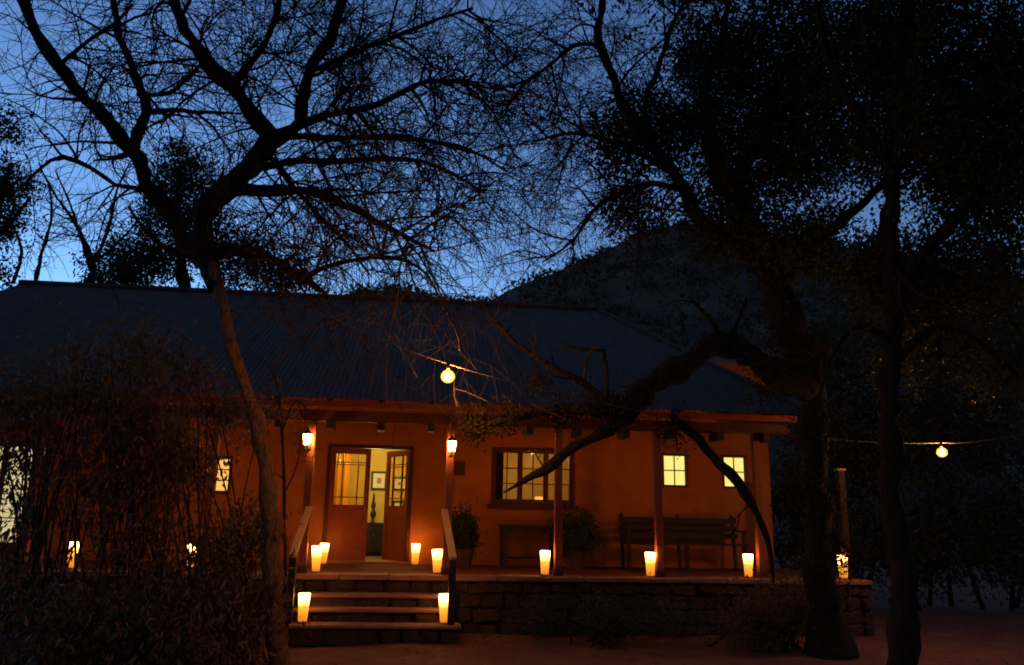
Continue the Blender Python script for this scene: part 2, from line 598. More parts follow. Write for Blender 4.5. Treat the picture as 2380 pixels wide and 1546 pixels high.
# ---- windows
def sash(parent, x0, x1, z0, z1, cols, rows, y, m, pm, fw=0.045, bw=0.02, t=0.035):
    f = MB()
    f.box(x0, x0 + fw, y, y + t, z0, z1)
    f.box(x1 - fw, x1, y, y + t, z0, z1)
    f.box(x0 + fw, x1 - fw, y, y + t, z0, z0 + fw)
    f.box(x0 + fw, x1 - fw, y, y + t, z1 - fw, z1)
    so = f.build('sash', m, parent)
    gx0, gx1, gz0, gz1 = x0 + fw, x1 - fw, z0 + fw, z1 - fw
    for c in range(1, cols):
        xx = gx0 + (gx1 - gx0) * c / cols
        MB().box(xx - bw / 2, xx + bw / 2, y + .004, y + t - .004, gz0, gz1).build('glazing_bar', m, so)
    for r in range(1, rows):
        zz = gz0 + (gz1 - gz0) * r / rows
        MB().box(gx0, gx1, y + .006, y + t - .006, zz - bw / 2, zz + bw / 2).build('glazing_bar', m, so)
    for c in range(cols):
        for r in range(rows):
            a, b = gx0 + (gx1 - gx0) * c / cols, gx0 + (gx1 - gx0) * (c + 1) / cols
            d, e = gz0 + (gz1 - gz0) * r / rows, gz0 + (gz1 - gz0) * (r + 1) / rows
            MB().box(a + .001, b - .001, y + t / 2 - .002, y + t / 2 + .002, d + .001, e - .001).build('pane', pm, so, origin=(a, y + t / 2, d))
    return so


def window(x0, x1, z0, z1, n, cols, rows, pm, sill=True, fw=0.05, sfw=0.045):
    f = MB()
    y0, y1 = YW - .025, YW + .14
    f.box(x0, x0 + fw, y0, y1, z0, z1)
    f.box(x1 - fw, x1, y0, y1, z0, z1)
    f.box(x0 + fw, x1 - fw, y0, y1, z0, z0 + fw)
    f.box(x0 + fw, x1 - fw, y0, y1, z1 - fw, z1)
    wo = f.build('window', M['redwood'], house)
    X0, X1 = x0 + fw, x1 - fw
    for k in range(n):
        a = X0 + (X1 - X0) * k / n + .002
        b = X0 + (X1 - X0) * (k + 1) / n - .002
        sash(wo, a, b, z0 + fw + .002, z1 - fw - .002, cols, rows, YW + .02, M['redwood'], pm, fw=sfw)
    if sill:
        MB().box(x0 - .06, x1 + .06, YW - .09, YW + .002, z0 - .075, z0 - .002).build('window_sill', M['redwood'], wo)
    return wo


window(1.19, 2.70, 1.82, 2.83, 3, 2, 3, M['pane'])
window(4.33, 4.805, 2.19, 2.80, 1, 2, 2, M['litpane'], False, 0.028, 0.012)
window(5.47, 5.935, 2.19, 2.80, 1, 2, 2, M['litpane'], False, 0.028, 0.012)
window(-3.62, -3.31, 1.90, 2.54, 1, 1, 3, M['amberpane'], False, 0.03, 0.02)
window(-7.75, -6.33, 0.95, 2.70, 2, 2, 4, M['litcurtain'], True, 0.05, 0.04)

# ------------------------------------------------------------------ terrace with stone plinth
terr = thing('terrace', (0, YP, 0), 'raised veranda terrace faced with rough dark field stones', 'terrace')
TX0, TX1 = -9.2, 6.72
MB().box(TX0, TX1, YP + .34, YW + WT + .0, 0.0, PORCH - .003).build('terrace_floor', M['cement'], terr)
MB().box(TX0, TX1, YP + .10, YP + .339, -.1, PORCH - .075).build('mortar_core', M['mortar'], terr)


def stone_meshes(n):
    out = []
    for k in range(n):
        bm = bmesh.new()
        bmesh.ops.create_cube(bm, size=1.0)
        bmesh.ops.bevel(bm, geom=bm.edges[:], offset=0.16, segments=1, affect='EDGES')
        for v in bm.verts:
            v.co += Vector((random.uniform(-1, 1) * .10, random.uniform(-1, 1) * .12, random.uniform(-1, 1) * .11))
        me = bpy.data.meshes.new('stone')
        bm.to_mesh(me)
        bm.free()
        me.materials.append(M['stone'])
        out.append(me)
    return out


STONES = stone_meshes(8)


def lay_stones(parent, x0, x1, z0, z1, y, rows, lo, hi, depth=0.16):
    z = z0
    cuts = [random.uniform(.7, 1.3) for _ in range(rows)]
    for r in range(rows):
        h = (z1 - z0) * cuts[r] / sum(cuts)
        x = x0 - random.uniform(0, lo)
        while x < x1 - .04:
            L = random.uniform(lo, hi)
            a, b = max(x, x0), min(x + L, x1)
            if b - a > 0.05:
                o = bpy.data.objects.new('stone', random.choice(STONES))
                COL.objects.link(o)
                o.parent = parent
                o.location = Vector(((a + b) / 2, y + depth / 2 + random.uniform(-.025, .025), z + h / 2)) - wloc(parent)
                o.scale = (b - a - .004, depth * random.uniform(.8, 1.15), (h - .004) * random.uniform(.82, 1.12))
                o.rotation_euler = (random.uniform(-.08, .08), random.uniform(-.13, .13), random.uniform(-.09, .09))
            x += L
        z += h


lay_stones(terr, 0.55, TX1, -.03, PORCH - .075, YP, 4, 0.20, 0.46)
lay_stones(terr, -5.2, -1.72, -.03, PORCH - .075, YP, 4, 0.24, 0.5)
lay_stones(terr, TX0, -5.2, -.03, PORCH - .075, YP, 3, 0.4, 0.6)
lay_stones(terr, -1.72, 0.55, 0.50, PORCH - .075, YP, 1, 0.22, 0.42)
x = TX0
while x < TX1 - .05:
    L = min(random.uniform(.55, .85), TX1 - x)
    b = MB().box(x + .004, x + L - .004, YP - .05 + random.uniform(-.012, .012), YP + .338, PORCH - .07, PORCH + random.uniform(-.004, .004))
    b.build('edge_slab', M['slab'], terr, bevel=0.012)
    x += L

# ------------------------------------------------------------------ stairs
st = thing('stone_stairs', (-0.6, 11.3, 0), 'three wide stone steps with candle lanterns leading up to the door', 'stairs')
SX0, SX1 = -1.63, 0.46
for (z, yf, a, b) in ((0.55, 11.45, SX0, SX1), (0.39, 11.17, SX0, SX1), (0.225, 10.87, SX0 - .03, SX1 + .10)):
    zb = {0.55: .335, 0.39: .17, 0.225: -.03}[z]
    step = MB().box(a, b, yf, {0.55: YP - .03, 0.39: 11.47, 0.225: 11.19}[z], z - .052, z).build('step_tread', M['slab'], st, bevel=0.014)
    MB().box(a + .03, b - .03, yf + .17, YP - .03, zb, z - .055).build('step_core', M['mortar'], st)
    lay_stones(step, a + .02, b - .02, zb, z - .056, yf + .035, 1, 0.22, 0.42, 0.16)

# hand rails
for (xt, xb, nm, lab) in ((-1.62, -1.645, 'l', 'sloping timber handrail beside the slim lit tree trunk'), (0.315, 0.425, 'r', 'sloping timber handrail on the shrub side of the stone steps')):
    h = thing('handrail', (xb, 11.0, 0), lab, 'handrail', None)
    MB().bar((xt, 11.93, 1.68), (xb, 10.90, 1.055), 0.095, 0.05).build('rail', M['railwood'], h, bevel=0.008)
    MB().box(xb - .045, xb + .045, 10.94, 11.03, 0.226, 1.075).build('newel_post', M['darkwood'], h, bevel=0.006)


# ------------------------------------------------------------------ lanterns
def lantern_proto():
    n = 24
    prof = [(0.054, 0.0), (0.058, 0.03), (0.064, 0.12), (0.070, 0.22), (0.0755, 0.335), (0.072, 0.342), (0.068, 0.335), (0.060, 0.12), (0.052, 0.02)]
    return MB().lathe(prof, n), MB().lathe([(0.056, -0.012), (0.060, -0.004), (0.060, 0.006), (0.056, 0.010)], n)


LB, LF = lantern_proto()
lan_px = [
    (734, 1328, .78, 12.05, 'paper lantern at the foot of the veranda post nearest the slim tree stem', 1.02),
    (750, 1319, .78, 13.95, 'paper lantern against the wall under the closed door leaf', 0.95),
    (964, 1317, .78, 14.12, 'small paper lantern glowing against the wall beside the open door leaf', 1.0),
    (1016, 1333, .78, 12.1, 'paper lantern at the head of the steps beside the handrail near the potted shrub', 1.0),
    (1266, 1338, .78, 11.96, 'paper lantern on the terrace edge below the wide window', 1.0),
    (1512, 1339, .78, 11.96, 'paper lantern beside the veranda post next to the bench end', 1.0),
    (1740, 1339, .78, 11.96, 'paper lantern beside the veranda post at the house corner', 1.0),
    (1961, 1339, .78, 11.98, 'paper lantern beside the low post at the open end of the terrace', 1.0),
    (165, 1316, .78, 12.2, 'paper lantern behind shrub leaves beneath the bright tall window', 1.0),
    (443, 1322, .78, 12.1, 'paper lantern behind shrub twigs near the narrow amber window', 1.0),
    (703, 1441, .225, 11.05, 'paper lantern on the lowest step on the tree side', 1.04),
    (1033, 1447, .225, 11.05, 'paper lantern on the lowest step on the potted plant side', 1.04)]
lan_objs = []
protoB = protoF = None
for i, (px, py, z, Y, lab, sc) in enumerate(lan_px):
    p = at(px, py, Y)
    t = thing('paper_lantern', (p.x, Y, z + .013), lab, 'lantern', 'candle lanterns on the terrace and steps')
    t.scale = (sc, sc, sc)
    t.rotation_euler = (random.uniform(-.03, .03), random.uniform(-.03, .03), random.uniform(0, 6))
    t.scale = (sc * random.uniform(.93, 1.05), sc * random.uniform(.93, 1.05), sc * random.uniform(.95, 1.03))
    if protoB is None:
        b = LB.build('lantern_shade', M['lantern'], smooth=True)
        f = LF.build('lantern_base', M['railwood'])
        protoB, protoF = b, f
    else:
        b, f = protoB.copy(), protoF.copy()
        COL.objects.link(b)
        COL.objects.link(f)
    b.parent = t
    f.parent = t

# ------------------------------------------------------------------ post lamps
def post_lamp(x, z, lab):
    t = thing('carriage_lamp', (x, 11.93, z), lab, 'lamp', 'carriage lamps on the veranda posts')
    y = 11.80

    def sub(b, n, m, **k):
        return b.build(n, m, t, **k)
    sub(MB().box(x - .04, x + .04, 11.918, 11.934, z - .14, z + .10), 'back_plate', M['black'])
    sub(MB().tube([Vector((x, 11.92, z - .11)), Vector((x, 11.86, z - .15)), Vector((x, y, z - .10))], [.010, .010, .010], 8), 'bracket', M['black'])
    sub(MB().lathe([(.018, -.10), (.034, -.085), (.044, -.075)], 6, (x, y, z)), 'lamp_base', M['black'])
    sub(MB().lathe([(.044, -.074), (.062, .07)], 6, (x, y, z)), 'glass', M['lampglass'])
    for k in range(6):
        a = math.pi * 2 * k / 6
        sub(MB().tube([Vector((x + .048 * math.cos(a), y + .048 * math.sin(a), z - .075)), Vector((x + .066 * math.cos(a), y + .066 * math.sin(a), z + .072))], [.0045, .0045], 4), 'glazing_rod', M['black'])
    sub(MB().lathe([(.080, .072), (.074, .082), (.030, .125), (.016, .135), (.016, .15), (.004, .17)], 6, (x, y, z)), 'lamp_roof', M['black'])
    return t


post_lamp(-1.70, 2.64, 'black carriage lamp on the veranda post nearest the slim lit trunk')
post_lamp(0.385, 2.60, 'black carriage lamp on the veranda post beside the small plaque')

# plaque
pp = at(1068, 1090, YW)
pl = thing('wall_plaque', (pp.x, YW - .02, pp.z), 'small square framed plaque on the wall beside the carriage lamp', 'plaque')
MB().box(pp.x - .12, pp.x + .12, YW - .03, YW - .004, pp.z - .15, pp.z + .15).build('frame', M['railwood'], pl, bevel=.005)
MB().box(pp.x - .095, pp.x + .095, YW - .034, YW - .031, pp.z - .125, pp.z + .125).build('face', M['clay'], pl)
MB().lathe([(.05, 0), (.05, .004)], 18, (0, 0, 0)).build('emblem', M['railwood'], pl)
pl.children[-1].rotation_euler = (rad(90), 0, 0)
pl.children[-1].location = (0, -.0145, .01)

# end post at the open end of the terrace
ep = at(1970, 1345, 12.0)
lp = thing('end_post', (ep.x, 12.0, PORCH), 'low square timber post standing at the open end of the terrace', 'post')
MB().box(ep.x - .055, ep.x + .055, 11.945, 12.055, PORCH, 2.40).build('shaft', M['darkwood'], lp, bevel=.008)
MB().box(ep.x - .07, ep.x + .07, 11.93, 12.07, 2.401, 2.44).build('cap', M['railwood'], lp, bevel=.008)


# ------------------------------------------------------------------ inside the hall
def picture(px, py, Y, wd, hg, lab):
    p = at(px, py, Y)
    t = thing('framed_picture', (p.x, Y, p.z), lab, 'picture', 'framed pictures on the hall wall')
    fw = 0.045
    f = MB()
    f.box(p.x - wd / 2, p.x - wd / 2 + fw, Y - .03, Y - .003, p.z - hg / 2, p.z + hg / 2)
    f.box(p.x + wd / 2 - fw, p.x + wd / 2, Y - .03, Y - .003, p.z - hg / 2, p.z + hg / 2)
    f.box(p.x - wd / 2 + fw, p.x + wd / 2 - fw, Y - .03, Y - .003, p.z + hg / 2 - fw, p.z + hg / 2)
    f.box(p.x - wd / 2 + fw, p.x + wd / 2 - fw, Y - .03, Y - .003, p.z - hg / 2, p.z - hg / 2 + fw)
    f.build('frame', M['black'], t)
    MB().box(p.x - wd / 2 + fw, p.x + wd / 2 - fw, Y - .016, Y - .004, p.z - hg / 2 + fw, p.z + hg / 2 - fw).build('mount', M['paper'], t)
    q = .52
    MB().box(p.x - wd * q / 2 + fw, p.x + wd * q / 2 - fw + .0, Y - .019, Y - .0165, p.z - hg * q / 2 + fw, p.z + hg * q / 2 - fw).build('print', M['print'], t)


picture(881, 1118, 17.6, 0.34, 0.40, 'dark framed picture with white mount seen through the door gap')
picture(931, 1125, 17.6, 0.34, 0.30, 'dark framed picture seen through the glass of the open door leaf')
picture(926, 1183, 17.6, 0.26, 0.34, 'lower framed picture seen through the open door leaf')

cab = thing('hall_cabinet', (-0.9, 17.3, PORCH), 'low dark wooden cabinet inside the doorway', 'cabinet')
c0, c1 = at(846, 1260, 17.25).x - .35, at(902, 1260, 17.25).x + .1
MB().box(c0, c1, 17.05, 17.5, PORCH + .05, PORCH + .62).build('carcass', M['darkwood'], cab)
MB().box(c0 - .03, c1 + .03, 17.02, 17.52, PORCH + .621, PORCH + .655).build('top', M['darkwood'], cab)
for k in range(2):
    xa = c0 + .02 + k * (c1 - c0) / 2
    d = MB().box(xa, xa + (c1 - c0) / 2 - .04, 17.03, 17.049, PORCH + .08, PORCH + .60).build('cabinet_door', M['black'], cab)
    MB().lathe([(.012, 0), (.012, .02)], 8).build('knob', M['brass'], d).location = Vector((xa + .06, 17.02, PORCH + .4)) - wloc(d)
op = at(862, 1160, 17.25)
MB().lathe([(.06, 0), (.07, .015), (.03, .04), (.022, .12), (.06, .20), (.075, .27), (.05, .34), (.028, .40), (.045, .44), (.06, .50), (.05, .58), (.03, .64), (.026, .80), (.012, .9)], 16, (0, 0, 0)).build('carved_ornament', M['black'], smooth=True).location = (op.x + .06, 17.25, PORCH + .656)
bpy.data.objects['carved_ornament'].scale = (.85, .85, .68)
tag(bpy.data.objects['carved_ornament'], 'tall black carved ornament standing on the hall cabinet', 'ornament')
MB().lathe([(.05, 0), (.075, .06), (.085, .13), (.06, .2), (.03, .24), (.04, .27)], 16).build('vase', M['clay'], smooth=True).location = (c1 - .12, 17.25, PORCH + .656)
tag(bpy.data.objects['vase'], 'small rounded clay vase on the hall cabinet', 'vase')

# curtain inside, folds
cv = MB()
n = 90
xa, xb = -2.5, -1.52
for k in range(n + 1):
    u = k / n
    for z in (PORCH + .02, 3.15):
        cv.v.append(Vector((xa + (xb - xa) * u, 16.9 + .05 * math.sin(u * 40) + .02 * math.sin(u * 97), z)))
for k in range(n):
    cv.f.append((2 * k, 2 * k + 2, 2 * k + 3, 2 * k + 1))
cu = thing('curtain', (-1.9, 16.9, PORCH), 'long orange curtain hanging inside behind the closed door leaf', 'curtain')
cv.build('drape', M['curtain'], cu, smooth=True)
MB().tube([Vector((-2.55, 16.9, 3.17)), Vector((-1.3, 16.9, 3.17))], [.014, .014], 8).build('curtain_rod', M['brass'], cu)


def pendant(x, y, z, lab, power, col=(1.0, 0.72, 0.34)):
    t = thing('pendant_lamp', (x, y, z), lab, 'ceiling lamp', None)
    MB().lathe([(.02, -.14), (.10, -.10), (.13, 0), (.10, .09), (.03, .12)], 18, (x, y, z)).build('glass_globe', M['pendant'], t, smooth=True)
    MB().tube([Vector((x, y, z + .12)), Vector((x, y, 3.345))], [.006, .006], 6).build('flex', M['black'], t)
    li = bpy.data.lights.new('pendant_light', 'POINT')
    li.energy = power * LX
    li.color = col
    li.shadow_soft_size = 0.14
    lo = bpy.data.objects.new('pendant_light', li)
    COL.objects.link(lo)
    lo.parent = t
    lo.location = (0, 0, -.30)


pendant(-1.0, 15.9, 3.02, 'glass pendant lamp hanging from the hall ceiling', 62.0, (1.0, 0.80, 0.30))
pendant(2.2, 16.4, 3.02, 'glass pendant lamp hanging from the lounge ceiling', 32.0, (1.0, 0.62, 0.2))

lc = thing('darkening_curtain', (1.3, 14.95, PORCH), 'dark curtain added inside the wide window to darken its end panes', 'curtain')  # curtain added behind the end sash so its panes look darker
cv = MB()
for k in range(41):
    u = k / 40
    for z in (PORCH + .3, 3.1):
        cv.v.append(Vector((1.0 + .46 * u, 14.98 + .03 * math.sin(u * 30), z)))
for k in range(40):
    cv.f.append((2 * k, 2 * k + 2, 2 * k + 3, 2 * k + 1))
cv.build('drape', M['redwood'], lc, smooth=True)
MB().tube([Vector((.95, 14.98, 3.12)), Vector((3.0, 14.98, 3.12))], [.012, .012], 8).build('curtain_rod', M['brass'], lc)

# table lamp in the lounge
tl = thing('table_lamp', (2.28, 15.7, PORCH), 'orange shaded standard lamp glowing behind the wide window', 'lamp')
MB().lathe([(.14, 0), (.14, .02), (.02, .05), (.014, .1), (.014, .92)], 14, (2.28, 15.7, PORCH)).build('stand', M['brass'], tl)
MB().lathe([(.17, .93), (.11, 1.22)], 20, (2.28, 15.7, PORCH), cap=False).build('shade', M['shade'], tl)


# ------------------------------------------------------------------ veranda furniture and plants
def leaves_np(centers, sizes, aspect=0.4, droop=0.0, seed=0, fold=0.25):
    """diamond leaves as folded quads: centers (N,3), sizes (N,)"""
    g = np.random.default_rng(seed)
    N = len(centers)
    d = g.normal(size=(N, 3))
    d[:, 2] -= droop
    d /= np.linalg.norm(d, axis=1)[:, None]
    r = g.normal(size=(N, 3))
    s = np.cross(d, r)
    s /= np.linalg.norm(s, axis=1)[:, None] + 1e-9
    nrm = np.cross(s, d)
    L = sizes[:, None]
    W = L * aspect
    a = centers - d * L * .5
    b = centers + s * W * .5 + nrm * W * fold * .5
    c = centers + d * L * .5
    e = centers - s * W * .5 + nrm * W * fold * .5
    v = np.stack([a, b, c, e], 1).reshape(-1, 3)
    i = np.arange(N) * 4
    f = np.concatenate([np.stack([i, i + 1, i + 2], 1), np.stack([i, i + 2, i + 3], 1)])
    return v, f


v, f = leaves_np(LITTER, np.random.default_rng(6).uniform(.02, .085, len(LITTER)), .45, 0.0, 77)
v[:, 2] = np.maximum(.004, (v[:, 2] - np.repeat(LITTER[:, 2], 4)) * .3 + np.repeat(LITTER[:, 2], 4))
tag(np_mesh('leaf_litter', v, f, M['dryleaf']), 'dry fallen leaves scattered over the red dirt yard', 'leaf litter', kind='stuff')


def blob_points(blobs, n_clumps, per, sig, g):
    """leaf centres in clumps inside ellipsoids: blobs = [(center Vector, rx, ry, rz, weight)]"""
    wts = np.array([b[4] for b in blobs], float)
    wts /= wts.sum()
    pick = g.choice(len(blobs), n_clumps, p=wts)
    C = np.array([tuple(b[0]) for b in blobs])[pick]
    Rr = np.array([b[1:4] for b in blobs])[pick]
    u = g.normal(size=(n_clumps, 3))
    u /= np.linalg.norm(u, axis=1)[:, None]
    u *= (g.random(n_clumps) ** 0.45)[:, None]
    cc = C + u * Rr
    P = np.repeat(cc, per, axis=0) + g.normal(size=(n_clumps * per, 3)) * (sig * (0.5 + g.random((n_clumps, 1)).repeat(per, 0)))
    return cc, P


def pot_shrub(name, x, y, base, pot_h, pot_r, rx, rz, nleaf, lab, cat, lm='leaf'):
    t = thing(name, (x, y, base), lab, cat)
    MB().lathe([(pot_r * .72, 0), (pot_r * .85, pot_h * .5), (pot_r, pot_h * .92), (pot_r * 1.08, pot_h * .93), (pot_r * 1.08, pot_h), (pot_r * .95, pot_h), (pot_r * .9, pot_h * .9)], 20, (x, y, base)).build('pot', M['clay'], t, smooth=False)
    g = np.random.default_rng(int(abs(x) * 100) + 3)
    c = Vector((x, y, base + pot_h + rz * .75))
    cc, P = blob_points([(c, rx, rx * .8, rz, 1)], 120, nleaf // 120, .06, g)
    v, f = leaves_np(P, g.uniform(.05, .10, len(P)), .35, .2, 5)
    o = np_mesh('foliage', v, f, M[lm], t)
    tag(o, kind='stuff')
    s = MB()
    for k in range(14):
        e = Vector(cc[k])
        s.tube([Vector((x, y, base + pot_h * .9)), Vector((x, y, base + pot_h * .9)).lerp(e, .5) + Vector((0, 0, .05)), e], [.009, .007, .003], 4)
    s.build('stem', M['twig'], t)


p = at(1074, 1330, 13.6)
pot_shrub('potted_shrub', p.x, 13.6, PORCH, .30, .19, .26, .36, 3600, 'rounded dark shrub in a clay pot beside the handrail post', 'plant')
p = at(1335, 1330, 13.75)
pot_shrub('potted_fern', p.x, 13.75, PORCH, .28, .20, .42, .38, 4200, 'spreading dark potted plant between the low table and the bench', 'plant')

# low table under the window
t0, t1 = at(1166, 1225, 13.95).x, at(1290, 1225, 13.95).x
tb = thing('low_table', ((t0 + t1) / 2, 13.95, PORCH), 'dark wooden side table under the wide window', 'table')
zt_ = PORCH + .66
MB().box(t0 - .04, t1 + .04, 13.68, 14.22, zt_, zt_ + .04).build('table_top', M['darkwood'], tb, bevel=.005)
MB().box(t0 + .06, t1 - .06, 13.74, 13.765, zt_ - .11, zt_ - .001).build('apron', M['darkwood'], tb)
for xx in (t0 + .03, t1 - .03):
    for yy in (13.75, 14.16):
        MB().box(xx - .03, xx + .03, yy - .03, yy + .03, PORCH, zt_ - .001).build('leg', M['darkwood'], tb)
MB().box(t0 + .06, t1 - .06, 13.76, 14.14, PORCH + .14, PORCH + .165).build('shelf', M['darkwood'], tb)

# slatted bench
b0, b1 = at(1445, 1300, 13.9).x, at(1725, 1300, 13.9).x
be = thing('slatted_bench', ((b0 + b1) / 2, 13.9, PORCH), 'long slatted timber bench against the wall under the small square windows', 'bench')
for k in range(4):
    MB().box(b0, b1, 13.58 + .115 * k, 13.675 + .115 * k, PORCH + .41, PORCH + .44).build('seat_slat', M['darkwood'], be)
for k in range(3):
    MB().box(b0, b1, 14.06 + .02 * k, 14.09 + .02 * k, PORCH + .52 + .13 * k, PORCH + .61 + .13 * k).build('back_slat', M['darkwood'], be)
for xx in (b0 + .06, (b0 + b1) / 2, b1 - .06):
    MB().box(xx - .03, xx + .03, 13.6, 13.66, PORCH, PORCH + .409).build('leg', M['darkwood'], be)
    MB().bar((xx, 14.03, PORCH), (xx, 14.16, PORCH + .92), .05, .05).build('leg', M['darkwood'], be)
for xx in (b0 + .06, b1 - .06):
    MB().box(xx - .035, xx + .035, 13.55, 14.08, PORCH + .64, PORCH + .67).build('armrest', M['darkwood'], be)
    MB().box(xx - .025, xx + .025, 13.6, 13.65, PORCH + .441, PORCH + .639).build('arm_post', M['darkwood'], be)


# ------------------------------------------------------------------ trees
def catmull(P, step=0.12):
    """P: list of (Vector, radius) -> dense points"""
    out, rr = [], []
    n = len(P)
    for i in range(n - 1):
        p0, p1, p2, p3 = P[max(i - 1, 0)][0], P[i][0], P[i + 1][0], P[min(i + 2, n - 1)][0]
        m = max(2, int((p2 - p1).length / step))
        for k in range(m):
            t = k / m
            q = 0.5 * ((2 * p1) + (p2 - p0) * t + (2 * p0 - 5 * p1 + 4 * p2 - p3) * t * t + (3 * p1 - p0 - 3 * p2 + p3) * t ** 3)
            out.append(q)
            rr.append(P[i][1] + (P[i + 1][1] - P[i][1]) * t)
    out.append(P[-1][0])
    rr.append(P[-1][1])
    return out, rr


def limb_px(nodes):
    """nodes (px, py, depth, width in px) -> points with radius in metres"""
    P = []
    for (x, y, Y, wpx) in nodes:
        p = at(x, y, Y)
        dist = (p - EYE).length
        P.append((p, max(0.004, wpx * .5 * dist / FPX / 1.0)))
    pts, rr = catmull(P)
    ph = [random.uniform(0, 6) for _ in range(4)]
    for i in range(1, len(pts) - 1):
        r_ = min(rr[i], .16)
        pts[i] = pts[i] + Vector((math.sin(i * .55 + ph[0]) + .6 * math.sin(i * 1.3 + ph[2]), math.sin(i * .47 + ph[1]), math.sin(i * .61 + ph[2]) + .6 * math.sin(i * 1.17 + ph[3]))) * r_ * .16
        rr[i] *= 1 + .11 * math.sin(i * .9 + ph[3]) + .06 * math.sin(i * 2.1 + ph[0])
    # knotty wobble
    for i in range(1, len(pts) - 1):
        pts[i] = pts[i] + Vector((random.gauss(0, 1), random.gauss(0, 1), random.gauss(0, 1))) * min(rr[i] * .12, .012)
        rr[i] *= random.uniform(.88, 1.12)
    return pts, rr


def grow(p, d, L, r0, nseg, wander, grav, r1=0.0025):
    pts, rs = [p.copy()], [r0]
    d = d.normalized()
    q = p.copy()
    bend = perp(d) * random.uniform(.02, .17)
    for i in range(nseg):
        d = d + bend + Vector((random.gauss(0, wander), random.gauss(0, wander), random.gauss(0, wander) - grav))
        d.normalize()
        q = q + d * (L / nseg)
        pts.append(q.copy())
        rs.append(r0 + (r1 - r0) * (i + 1) / nseg)
    return pts, rs


def perp(d):
    v = Vector((random.gauss(0, 1), random.gauss(0, 1), random.gauss(0, 1)))
    v -= d * v.dot(d)
    return v.normalized()


def twiggery(mb, limbs, dens1, L1, dens2, L2, dens3, L3, grav=0.03, start=0.0, up=0.15, r1=.015, r2=.0085, r3=.0055, stats=None):
    for pts, rr in limbs:
        n = len(pts)
        tot = sum((pts[i + 1] - pts[i]).length for i in range(n - 1))
        cnt = int(tot * dens1)
        for k in range(cnt):
            i = int(n * (start + (1 - start) * random.random()))
            i = min(max(i, 1), n - 2)
            d = (pts[i + 1] - pts[i - 1]).normalized()
            dd = d * random.uniform(.1, .9) + perp(d) * random.uniform(.5, 1.0) + Vector((0, 0, up))
            l1 = random.uniform(*L1)
            a, ar = grow(pts[i], dd, l1, min(rr[i] * .6, r1 * random.uniform(.7, 1.6)), 10, .075, grav)
            mb.tube(a, ar, 4)
            for _ in range(int(l1 * dens2)):
                j = random.randint(2, len(a) - 2)
                d2 = (a[j + 1] - a[j - 1]).normalized()
                l2 = random.uniform(*L2)
                b, br = grow(a[j], d2 * random.uniform(.3, .9) + perp(d2) * .8, l2, min(ar[j] * .85, r2), 7, .09, grav)
                mb.tube(b, br, 3)
                if stats is not None:
                    stats.append(b[-1])
                for _ in range(int(l2 * dens3)):
                    q = random.randint(1, len(b) - 2)
                    d3 = (b[q + 1] - b[q - 1]).normalized()
                    c, cr = grow(b[q], d3 * random.uniform(.3, .9) + perp(d3) * .8, random.uniform(*L3), min(br[q], r3), 4, .11, grav, .0025)
                    mb.tube(c, cr, 3)


g_ = np.random.default_rng(9)
sx_, sy_ = g_.uniform(-40, 75, 2600), g_.uniform(55, 100, 2600)
sc_ = np.stack([sx_, sy_, hill_z(sx_, sy_) + .3], 1)
sc_ = np.repeat(sc_, 14, 0) + g_.normal(size=(2600 * 14, 3)) * np.array([.5, .5, .35])
v, f = leaves_np(sc_, g_.uniform(.3, .8, len(sc_)), .5, 0, 12)
tag(np_mesh('hill_scrub', v, f, M['leaf']), 'sparse dark scrub covering the hill behind the roof', 'scrub', kind='stuff')

